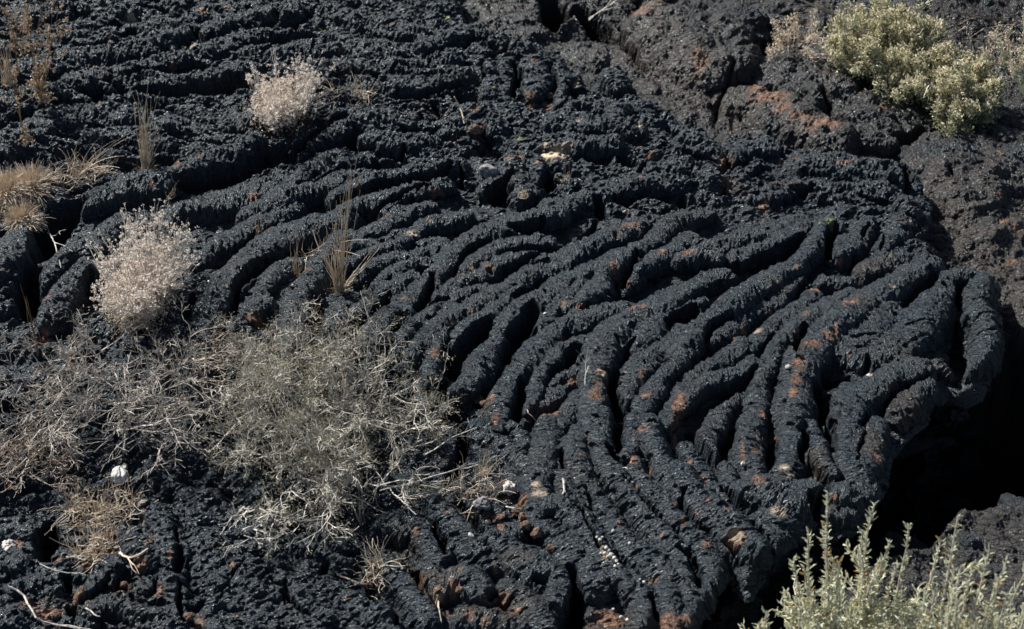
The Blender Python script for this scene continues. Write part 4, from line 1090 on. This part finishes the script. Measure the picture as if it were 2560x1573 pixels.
grass_tuft(1212, 1185, 'small wispy grass tuft right of the olive shrub', [(1218,1110),(1200,1130),(1245,1150),(1180,1150),(1225,1140)], 26, 46, .08, 10, .001, .03)
grass_tuft(1310, 490, 'small pale dead tuft in the dark crack above centre', [(1300,472),(1320,475),(1310,465)], 18, 47, .03, 7, .0009, .015)
grass_tuft(20, 210, 'straw clump at the upper left edge', [(2,95),(10,105),(28,70),(20,120),(0,130)], 34, 48, .2, 9, .0017, .02)
grass_tuft(420, 500, 'sparse upright straws behind the large dried flower shrub', [(440,455),(432,470),(447,450),(425,480)], 12, 49, .06, 6, .0011)
grass_tuft(100, 900, 'thin dark dried stalk rising at the left edge above the twigs', [(50,710),(62,740),(80,790)], 6, 50, .2, 4, .0018, None, .006, M_straw_dark)
grass_tuft(905, 1310, 'upright dead straws under the right end of the olive shrub', [(905,1180),(930,1240),(880,1250)], 8, 51, .1, 8, .0012)
def wispy(x, y, label, spreadpx, n, seed, tips=()):
    random.seed(seed); rr = np.random.default_rng(seed); root = on(x, y); s_ = pxscale(x, y)
    mb = MB()
    for k in range(n):
        a = U(0, 6.28); q = math.sqrt(U(0, 1))*spreadpx*s_
        b = root+np.array([q*math.cos(a), q*math.sin(a)*.7, .0]); b[2] = hz(b[0], b[1])
        P, _ = wander(b, dirc(U(0, 6.28), U(.1, 1.2)), U(.04, .12), 5, .28, -.03); mb.tube(P, .0011, .0006, 3)
    for tx, ty in tips:
        v = px(tx, ty, root[2]+.10); mb.tube(bezier(root, (root+v)/2+np.array([0, 0, .05]), v, 8), .0014, .0007, 3)
    e = empty('grass_tuft', root, label, 'grass', 'dry grass clumps'); mb.build('blades', M_straw, e, root)
wispy(195, 440, 'low wispy grey straw mat right of the round grass tufts', 75, 190, 61, [(360,315),(355,330),(250,345),(145,370),(290,350),(240,360),(310,390),(300,420)])
wispy(880, 250, 'scatter of thin pale grass right of the pale pink shrub at top left', 60, 60, 62, [(915,170),(935,235),(905,190)])
wispy(935, 1480, 'small curly dead plant in the crease at the bottom left of centre', 34, 90, 63, [(928,1430),(950,1440)])
wispy(1180, 1240, 'thin straw litter in front of the red cinders', 80, 80, 64)
wispy(780, 640, 'faint fine grass strands beside the tallest straw clump', 40, 40, 65, [(920,600),(900,640)])
wispy(260, 1290, 'tan dry grass litter left of the lower twigs', 95, 330, 66)
wispy(240, 1380, 'curly tan root litter near the lower left corner', 60, 160, 67)
wispy(110, 1140, 'dim dead grass in the shade at the left edge', 110, 150, 68)
wispy(530, 880, 'thin straws among the twigs left of centre', 90, 90, 69)
def pincushion(x, y, r, label, n, seed):
    random.seed(seed); root = on(x, y+8); rr = np.random.default_rng(seed); mb = MB()
    for k in range(n):
        d = rr.normal(size=3); d[2] = abs(d[2])*.8+.05; d = unit(d); L = r*rr.uniform(.7, 1.15); dr = np.array([rr.normal()*.012, rr.normal()*.012, 0])
        tip = root+dr+d*L-np.array([0, 0, .25*L*(1-d[2])]); mid = root+dr+d*L*.55+np.array([0, 0, .15*L])
        mb.tube(bezier(root+dr, mid, tip, 5), .0012, .0006, 3)
    e = empty('round_grass_tuft', root, label, 'grass tuft', 'round spiky grass tufts'); mb.build('blades', M_straw, e, root)
pincushion(80, 470, .115, 'largest round spiky straw tuft at the left edge above the black gap', 900, 71)
pincushion(20, 480, .11, 'round spiky straw tuft cut by the left edge of the photo', 700, 72)
pincushion(58, 545, .085, 'lowest round spiky straw tuft hanging over the black gap', 520, 73)
pincushion(5, 520, .08, 'small spiky straw tuft tucked at the very left edge', 300, 74)

# ------------------------------------------------------------------ dead stalks at the upper left
def dead_stalk(x, y, label, tips, seed, leafspots=(), group='brown dead stalks'):
    random.seed(seed); rr = np.random.default_rng(seed); root = on(x, y); mb = MB(); lf = []
    for tx, ty in tips:
        tip = pxy(tx, ty, root[1]+rr.normal()*.03); mid = (root+tip)/2+rr.normal(size=3)*.02
        P = bezier(root, mid, tip, 9); mb.tube(P, .0024, .0011, 4)
        for k in range(5):
            i = random.randrange(3, 8); Q, de = wander(P[i], unit(P[i+1]-P[i])+rr.normal(size=3)*.5, U(.04, .12), 4, .15, .02); mb.tube(Q, .0012, .0007, 3); lf += [Q[-1], Q[-1]+rr.normal(size=3)*.004, Q[3]]
    e = empty('dead_stalk', root, label, 'dead plant', group); mb.build('stems', M_straw_dark, e, root)
    LV = []
    for lx, ly, rad, n in leafspots:
        c = pxy(lx, ly, root[1]); LV.append(c+rr.normal(size=(n, 3))*rad*pxscale(lx, ly)*.5)
    fl_ = MB(); N = np.repeat(np.array(lf), 4, 0); 
    if LV: N = np.concatenate([N]+LV)
    fl_.leaves(N+rr.normal(size=N.shape)*.003, rr.normal(size=N.shape), rr.uniform(.008, .017, len(N)), rr.uniform(.004, .009, len(N)), .4, .3)
    fl_.build('withered_leaves', M_brownleaf, e, root)
dead_stalk(100, 262, 'branching brown dead stalks with orange withered leaves at the upper left corner', [(60,5),(105,2),(150,10),(130,60),(160,75),(95,60),(65,50)], 81, [(98,175,14,60),(100,215,16,110),(110,245,18,110),(88,200,10,40)])
dead_stalk(45, 190, 'thin brown stalks rising from the straw clump at the upper left edge', [(5,20),(32,70),(60,65),(48,20)], 82, [(45,120,20,24)])
dead_stalk(65, 362, 'lone brown stalk with a curled leaf ball at its foot at the left edge', [(40,200),(20,150)], 83, [(65,345,15,90),(62,320,9,30)])

# ------------------------------------------------------------------ yellow green bush at the upper right
def leafy_bush(base, clumps, label, seed, leafm, n_leaf, stems, cat='bush', L=(.012, .024), W=(.005, .009), sticks=()):
    random.seed(seed); rr = np.random.default_rng(seed)
    root = px(base[0], base[1], GZ+.02); e = empty('leafy_bush', root, label, cat)
    mb = MB(); PS = []; wts = np.array([c[2]*c[3]*c[4] for c in clumps], float); wts /= wts.sum()
    for (x, y, rx, ry, rz), wt in zip(clumps, wts):
        c = px(x, y, GZ+.08+rz*.5); c[2] = GZ+.06; s_ = pxscale(x, y)
        m = int(stems*wt)+3
        for k in range(m):
            d = rr.normal(size=3); d[2] = abs(d[2]); d = unit(d); tip = c+d*np.array([rx*s_, ry*s_*1.1, rz*.9])*rr.uniform(.6, 1.22)
            st = root+(c-root)*rr.uniform(.2, .9)*np.array([1, 1, 0])+np.array([rr.normal()*.03, rr.normal()*.03, 0]); st[2] = root[2]-.02
            P = bezier(st, (st+tip)/2+rr.normal(size=3)*.02, tip, 6); mb.tube(P, .003, .0012, 3)
            nl = max(4, int(n_leaf*wt/m))
            # leaf clusters along the outer half of each stem and round it
            t = rr.uniform(.35, 1.03, nl)**.8; q = np.stack([np.interp(t*5, np.arange(6), P[:, a]) for a in range(3)], -1)
            PS.append(q+rr.normal(size=(nl, 3))*.013*(1.25-t[:, None]*.5))
    for a, b in sticks:
        A_ = px(a[0], a[1], GZ+.1); B_ = px(b[0], b[1], GZ+.33); tips = []
        branchy(mb, A_, B_-A_, np.linalg.norm(B_-A_), .0045, 1, 3, .5, .06, 0, tips)
    mb.build('stems', M_twig, e, root)
    N = np.concatenate(PS); lm = MB()
    lm.leaves(N, rr.normal(size=N.shape)+np.array([-.1, 0, .6]), rr.uniform(*L, len(N)), rr.uniform(*W, len(N)), .3, .2)
    lm.build('foliage', leafm, e, root)
    T2 = N[rr.uniform(size=len(N)) < .85]; T2 = T2[(T2[:, 2] > root[2]+.07)]; l2 = MB()
    l2.leaves(T2+np.array([-.006, .004, .012]), rr.normal(size=T2.shape)*.8+np.array([-.2, 0, .9]), rr.uniform(.010, .022, len(T2)), rr.uniform(.004, .007, len(T2)), .3, .2)
    l2.build('dry_bracts', M_cream, e, root)
leafy_bush((2250,170), [(2160,80,90,60,.24),(2280,60,90,60,.24),(2230,140,110,60,.22),(2110,110,60,50,.20),(2370,130,55,50,.20),(2330,210,55,40,.16),(2250,215,60,32,.12),(2190,20,100,30,.2),(2090,60,30,30,.2)],
  'large dense yellow green bush at the top right', 91, M_yellow, 19000, 190, sticks=[((2180,90),(2115,10)),((2240,100),(2290,15)),((2300,130),(2390,30)),((2120,120),(2110,60))])
leafy_bush((2420,260), [(2400,200,58,45,.20),(2450,165,42,36,.18),(2440,240,58,36,.15),(2370,260,44,30,.12),(2480,210,34,40,.16),(2400,300,44,18,.09)],
  'smaller yellow green bush joined to the lower right of the large one', 92, M_yellow, 9500, 100, sticks=[((2370,210),(2420,120)),((2350,240),(2330,200))])
random.seed(93)
def bare(name, root, tipsxy, h, label, cat, mat, seed, group=None, r=.004, kids=2, depth=2, lv=None):
    random.seed(seed); mb = MB(); tips = []
    for tx, ty in tipsxy:
        tip = px(tx, ty, root[2]+h); d = tip-root; branchy(mb, root+np.array([U(-.02, .02), U(-.02, .02), 0]), d, np.linalg.norm(d), r, depth, kids, .55, .05, 0, tips, .45)
    e = empty(name, root, label, cat, group); mb.build('branches', mat, e, root)
    if lv:
        rr = np.random.default_rng(seed); P = np.array([t[0] for t in tips for _ in range(lv)]); lm = MB()
        lm.leaves(P+rr.normal(size=P.shape)*.008, rr.normal(size=P.shape)+[0, 0, .5], .016, .004); lm.build('foliage', M_straw, e, root)
bare('twig_shrub', px(1975, 150, GZ), [(1945,95),(1965,70),(1990,70),(2020,80),(2040,100),(1955,85),(2005,65),(1980,90),(1950,120),(2030,120)], .12, 'small pale stiff twig tuft left of the yellow green bush', 'shrub', M_twig, 94, None, .003, 4, 2, 3)
bare('bare_branch', px(2120, 50, GZ), [(1960,-10),(1985,5),(2010,-5),(1940,-20),(2040,10)], .12, 'bare silver branches hanging in at the top edge left of the bush', 'branch', M_twig, 95, None, .0045, 3, 2)
bare('bare_branch', px(2540, 60, GZ), [(2370,45),(2330,5),(2400,80),(2470,20),(2500,-10),(2440,60)], .14, 'grey bare branches above the bush at the top right corner', 'branch', M_twig_brown, 96, None, .0045, 3, 2)
bare('sage_sprig', px(2570, 240, GZ), [(2508,82),(2520,120),(2540,110),(2555,160)], .20, 'pale silvery sprig at the right edge beside the yellow green bush', 'sprig', M_sage, 97, None, .006, 5, 2, 4)
bare('bare_branch', px(1475, 50, GZ), [(1530,15),(1545,-5),(1500,25)], .10, 'short pale bare twigs at the top edge over the dark hollow', 'branch', M_twig, 98, None, .003, 2, 2)

# ------------------------------------------------------------------ sagebrush in the foreground at the lower right
def sagebrush(label, basepx, Y0, sprigs, seed, dense, leafm=M_sage):
    """a bush rooted on the ground near the camera; sprigs: (x, y, Y) where each shoot ends"""
    random.seed(seed); rr = np.random.default_rng(seed)
    root = pxy(basepx[0], basepx[1], Y0); root[2] = max(root[2], -.62); root = pxy(basepx[0], basepx[1], Y0) if False else np.array([root[0], Y0, -.62])
    e = empty('sagebrush', root, label, 'sagebrush', 'sagebrush in the foreground'); mb = MB(); A = []; B = []; old = []
    def shoot(P, r, step=.014, leaf=(.020, .034), sp=.85):
        P = P+np.cumsum(rr.normal(size=P.shape)*.0035, axis=0); mb.tube(P, r, r*.45, 5)
        seg = np.linalg.norm(np.diff(P, axis=0), axis=1); Lt = seg.sum(); cum = np.concatenate([[0], np.cumsum(seg)])
        s_ = Lt*.12
        while s_ < Lt:
            i = min(np.searchsorted(cum, s_)-1, len(P)-2); q = P[i]+(P[i+1]-P[i])*((s_-cum[i])/seg[i]); d = unit(P[i+1]-P[i])
            for _ in range(random.choice((1, 2, 2, 3))):
                o = unit(np.cross(d, rr.normal(size=3))); A.append(q); B.append(d*U(.6, 1.1)+o*sp*U(.5, 1.1)); 
            s_ += step*U(.6, 1.3)
    for (x, y, dY) in sprigs:
        tip = pxy(x, y, Y0+dY); st = root+np.array([U(-.06, .06), U(-.05, .05), 0]); mid = st+(tip-st)*.55+np.array([(tip[0]-st[0])*.12, 0, -.03])+rr.normal(size=3)*.02
        P = bezier(st, mid, tip, 12); shoot(P, .0055)
        for k in range(dense):
            i = random.randrange(3, 9); d = unit(P[i+1]-P[i]); o = unit(np.cross(d, rr.normal(size=3)))
            Q, _ = wander(P[i], d*.75+o*U(.7, 1.3), U(.07, .17)*(1.3-i*.06), 6, .15, .04); shoot(Q, .0028)
            for k2 in range(2):
                j = random.randrange(2, 6); dd = unit(Q[j]-Q[j-1]); o = unit(np.cross(dd, rr.normal(size=3)))
                Q2, _ = wander(Q[j], dd+o*.6, U(.04, .08), 4, .1, .03); shoot(Q2, .0018)
    mb.build('branches', M_twig, e, root)
    A = np.array(A); B = np.array(B); oldm = rr.uniform(size=len(A)) < .08
    for nm, sel, mt in (('foliage', ~oldm, leafm), ('yellowed_leaves', oldm, M_sage_old)):
        lm = MB(); n = int(sel.sum()); lm.leaves(A[sel], B[sel], rr.uniform(.017, .031, n), rr.uniform(.005, .0072, n), .35, .2); lm.build(nm, mt, e, root)
sagebrush('grey green sagebrush with tall upright shoots in the lower right foreground', (2160,1700), -1.50,
  [(2070,1240,0),(2190,1275,.02),(2010,1345,.0),(1990,1400,-.03),(2145,1375,.0),(2285,1320,.03),(2330,1345,.04),(2060,1330,.02),(2100,1420,-.05),(2180,1440,-.05),(2040,1480,-.1),(2240,1400,0),(2120,1500,-.1),(2250,1480,-.05),(2000,1500,-.1),(2210,1540,-.12),(2030,1410,0),(2160,1330,.02),(2225,1350,0),(2090,1380,-.02)], 101, 9)
sagebrush('dense blurred sagebrush filling the bottom right corner', (2400,1700), -1.66,
  [(2385,1292,.12),(2420,1400,0),(2470,1380,0),(2530,1390,0),(2560,1400,.0),(2350,1450,0),(2310,1500,-.05),(2400,1500,-.08),(2480,1480,-.1),(2540,1500,-.1),(2600,1450,0),(2450,1560,-.1),(2360,1560,-.1),(2590,1540,-.1),(2500,1440,-.05),(2570,1470,0),(2440,1450,0),(2380,1420,.03),(2520,1560,-.12),(2300,1570,-.12)], 102, 13)
sagebrush('low sagebrush tips just rising over the bottom edge left of the tall shoots', (1960,1760), -1.60,
  [(1895,1545,0),(1930,1525,0),(1960,1555,0),(1915,1560,0),(2000,1560,0),(1985,1600,0)], 103, 6)

# ------------------------------------------------------------------ boulders and stones
rock('lava_boulder', px(2510, 1560, -.56), (.33, .30, .34), .4, 'dark knobbly boulder behind the sagebrush at the lower right corner', 'boulder', M_bould, 5, 190, .42, 'lava boulders')
rock('lava_boulder', px(2620, 1420, -.48), (.20, .22, .28), .4, 'dark boulder cut by the right edge above the sagebrush', 'boulder', M_bould, 15, 120, .30, 'lava boulders')
rock('lava_boulder', px(2255, 1500, -.60), (.17, .15, .26), 1.2, 'small dark boulder glimpsed through the tall sagebrush shoots', 'boulder', M_bould, 8, 110, .28, 'lava boulders', (0, .3, 0, 0))
rock('lava_boulder', px(1845, 90, GZ-.02), (.15, .12, .13), .3, 'upright grey block hanging over the black crack at the top right of centre', 'boulder', M_bould, 21, 110, .3, 'lava boulders')
rock('lava_boulder', px(2190, 335, GZ-.04), (.11, .09, .10), .3, 'rounded dark boulder below the yellow green bush', 'boulder', M_bould, 22, 90, .3, 'lava boulders')
rock('lava_boulder', px(2360, 430, GZ-.05), (.20, .14, .13), -.3, 'long smooth dark boulder below the smaller bush at right', 'boulder', M_bould, 23, 110, .22, 'lava boulders')
rock('lava_boulder', px(2430, 560, GZ-.05), (.15, .12, .12), .6, 'brownish lumpy boulder at the right edge beside the slab', 'boulder', M_ground, 24, 100, .28, 'lava boulders', (0, .5, 0, 0))
rock('lava_boulder', px(2530, 440, GZ-.04), (.13, .12, .11), .6, 'dark boulder cut by the right edge below the bushes', 'boulder', M_bould, 25, 90, .28, 'lava boulders')
rock('lava_boulder', px(1630, 10, GZ-.03), (.10, .10, .12), .2, 'small wedge shaped boulder in the black hollow at the top edge', 'boulder', M_bould, 26, 90, .3, 'lava boulders', (0, .2, 0, 0))

def stone(x, y, rpx, label, cat, mat, seed, lift=.4, asp=(1, .8, .7), name='stone', group=None, ang=.6, amp=.2, res=26):
    p = on(x, y); s_ = pxscale(x, y); r = rpx*s_; p[2] += r*lift*asp[2]
    return rock(name, p, (r*asp[0], r*asp[1]*1.1, r*asp[2]), seed*1.7, label, cat, mat, seed, res, amp, group, angular=ang)
stone(302, 1200, 23, 'smooth white stone under the twigs at lower left', 'stone', M_white, 3, .9, (1.2, .8, .8), 'white_stone', None, .35, .15, 40)
stone(314, 1172, 9, 'small white stone just above the smooth white one', 'stone', M_white, 4, .9, (.7, 1, .9), 'white_stone')
stone(1275, 1230, 16, 'crusty white stone above the red cinders right of the olive shrub', 'stone', M_palestone, 6, .9, (1, .9, .9), 'pale_stone', None, .3, .4, 40)
stone(660, 300, 15, 'grey wedge stone below the pale pink shrub at top left', 'stone', M_greystone, 7, .6, (1, .8, .8), 'grey_stone', None, .8, .1, 30)
stone(1222, 442, 26, 'grey flat faced lava block standing above centre', 'rock', M_greystone, 9, .7, (1, .8, .9), 'grey_stone', None, .8, .15, 50)
stone(25, 1370, 17, 'crusty pale stone at the left edge near the bottom', 'stone', M_palestone, 10, .7, (1, .9, .7), 'pale_stone', None, .2, .45, 40)
stone(1363, 785, 4, 'tiny white pebble on a lump right of centre', 'pebble', M_white, 12, .5, (1, 1, .8), 'pebble')
stone(1857, 1163, 6, 'tiny white stone at the foot of a rope at lower right', 'pebble', M_white, 13, .6, (1, 1, 1), 'pebble')
stone(1970, 920, 6, 'small cream pebble beside the rust patch at right', 'pebble', M_palestone, 14, .6, (1, 1, 1), 'pebble')
stone(1963, 1255, 5, 'narrow white chip on the lower right lobe', 'pebble', M_white, 16, .5, (.5, 1.3, .6), 'pebble')
stone(2170, 942, 7, 'small pale stone on the rim by the black pit at right', 'pebble', M_palestone, 17, .6, (1, .8, .8), 'pebble')
stone(1550, 732, 7, 'pair of tiny pale pebbles below the rust spotted mound', 'pebble', M_palestone, 18, .6, (1, 1, .9), 'pebble')
stone(1178, 1341, 8, 'small oval pale pebble left of the red cinders at lower centre', 'pebble', M_palestone, 19, .6, (.7, 1.2, .7), 'pebble')
GP = 'white pebbles caught in the crease at lower centre'
PL = ['topmost pale pebble of the trail wedged in the crease at lower centre','pebble just under the topmost one in the crease trail','third white pebble down the crease trail','small pebble set right of the top of the crease trail','white pebble midway down the crease trail','large white pebble above the heap in the crease','pebble left of the heap in the crease','largest white pebble of the heap in the crease at lower centre','second largest pebble at the lower right of the heap','pebble at the lower left of the heap in the crease','white pebble at the right end of the heap','tiny pebble left of the heap in the crease','lowest white pebble of the heap in the crease','tiny pebble touching the right end of the heap','lone white pebble on the rope above the crease heap','lone pebble on the rope right of the crease heap','white pebble in the next crease down and right of the heap','tiny pebble beside the one down and right of the heap']
for i, (x, y, r) in enumerate([(1492,1345,5),(1500,1352,6),(1497,1362,5),(1506,1345,4),(1515,1372,6),(1522,1380,7),(1512,1385,6),(1528,1390,8),(1535,1398,7),(1520,1394,6),(1541,1405,6),(1502,1385,4),(1538,1418,6),(1546,1412,4),(1533,1330,6),(1574,1361,6),(1610,1458,6),(1600,1450,4)]):
    stone(x, y, r*.82, PL[i], 'pebble', M_white if i % 3 else M_palestone, 30+i, .9, (1, .85, .8), 'pebble', GP, .3, .2, 16)
GW = 'white pebbles on the brown rock at the bottom'
PB = ['left white pebble of the pair on the brown rock at the bottom edge','right white pebble of the pair on the brown rock at the bottom edge','lone white pebble above the pair on the brown rock at the bottom']
for i, (x, y, r) in enumerate([(1552,1545,6),(1568,1552,6),(1533,1525,5)]):
    stone(x, y, r*.8, PB[i], 'pebble', M_white, 60+i, .9, (1, .9, .8), 'pebble', GW, .3, .2, 16)
for i, (x, y, r, lb, m) in enumerate([
 (1247,1300,19,'largest flat topped red cinder in the hollow right of the olive shrub', M_redstone),(1215,1292,13,'dark red cinder left of the largest one', M_redstone),(1220,1307,8,'small grey stone touching the largest red cinder', M_palestone),
 (1205,1265,21,'big dark lava lump above the red cinders', M_greystone),(1287,1288,10,'small red cinder right of the largest one', M_redstone),(1306,1296,12,'pinkish cinder at the right side of the hollow', M_redstone),
 (1312,1318,15,'rough brown cinder below the pinkish one', M_redstone),(1342,1337,15,'red cinder on the rope below the hollow', M_redstone),(1375,1374,12,'pale orange cinder on the rope near lower centre', M_redstone),
 (1218,1250,9,'orange cinder above the dark lava lump', M_redstone),(1255,1325,14,'dark cinder at the bottom of the hollow', M_redstone),(1265,1212,10,'orange chip behind the crusty white stone', M_redstone),(1300,1275,8,'small tan cinder under the short stick', M_redstone),
 (1195,1000,13,'rust brown cinder in the gap right of the olive shrub top', M_redstone),(1210,1012,12,'second rust cinder deeper in that gap', M_redstone),(1260,1030,0,'', None),(1430,960,11,'orange cinder beside the black hollow right of centre', M_redstone),
 (1775,870,15,'dark red cinder in the crease at right of centre', M_redstone),(1837,850,7,'small orange chip above the dark red cinder', M_redstone),(1325,245,14,'tan stone on the slab top above centre', M_redstone),(1373,245,11,'brown stone right of the tan one near the top', M_redstone),
 (1330,240,0,'', None),(1190,330,18,'brown cinder lump in the upper centre', M_redstone),(1150,1478,10,'pinkish cinder in the crease near the bottom', M_redstone),(1095,1480,9,'tan cinder in the lower crease', M_redstone),(145,1540,9,'brown cinder near the bottom left corner', M_redstone),(120,1500,8,'tan cinder in the litter at the bottom left', M_redstone),
 (475,1545,14,'reddish rubble block at the bottom edge left of centre', M_redstone),(310,1465,11,'reddish brown flat stone in the lower left', M_redstone),(395,345,0,'', None)]):
    if r: stone(x, y, r, lb, 'cinder' if m is M_redstone else 'stone', m, 80+i, .5, (1, .85, .75), 'cinder' if m is M_redstone else 'stone', 'loose cinders on the slab', .7, .35, 30)

# ------------------------------------------------------------------ blown sand in a hollow of the slab
def sand(x, y, rx, ry, seed):
    M = simple('blown tan sand', (.40, .31, .21), (.60, .49, .36), 150, .95, 0, .1)
    c = on(x, y); s_ = pxscale(x, y); rr = np.random.default_rng(seed); V = []; nr, na = 9, 48
    zc = np.mean([hz(c[0]+dx, c[1]+dy) for dx in (-.03, 0, .03) for dy in (-.02, 0, .02)])+.003
    ph = np.linspace(0, 2*math.pi, na, endpoint=False); rad = 1+.28*fbm(np.cos(ph)*2+seed, np.sin(ph)*2, 1, 3)*2
    for i in range(nr+1):
        f = i/nr
        for k in range(na):
            X = c[0]+rx*s_*f*rad[k]*math.cos(ph[k]); Y = c[1]+ry*s_*1.4*f*rad[k]*math.sin(ph[k])
            V.append((X, Y, zc+float(fbm(X*25, Y*25, 2, 3))*.012-.05*max(0, f-.6)**1.5*2))
    idx = np.arange((nr+1)*na).reshape(nr+1, na)
    F = np.stack([idx[:-1], np.roll(idx, -1, 1)[:-1], np.roll(idx, -1, 1)[1:], idx[1:]], -1).reshape(-1, 4)
    o = mesh_from('sand_patch', V, F, M, None, True, None, c)
    tag(o, 'pale tan blown sand caught in a hollow at the upper centre of the slab', 'sand', None, 'stuff')
sand(1392, 372, 42, 17, 5)
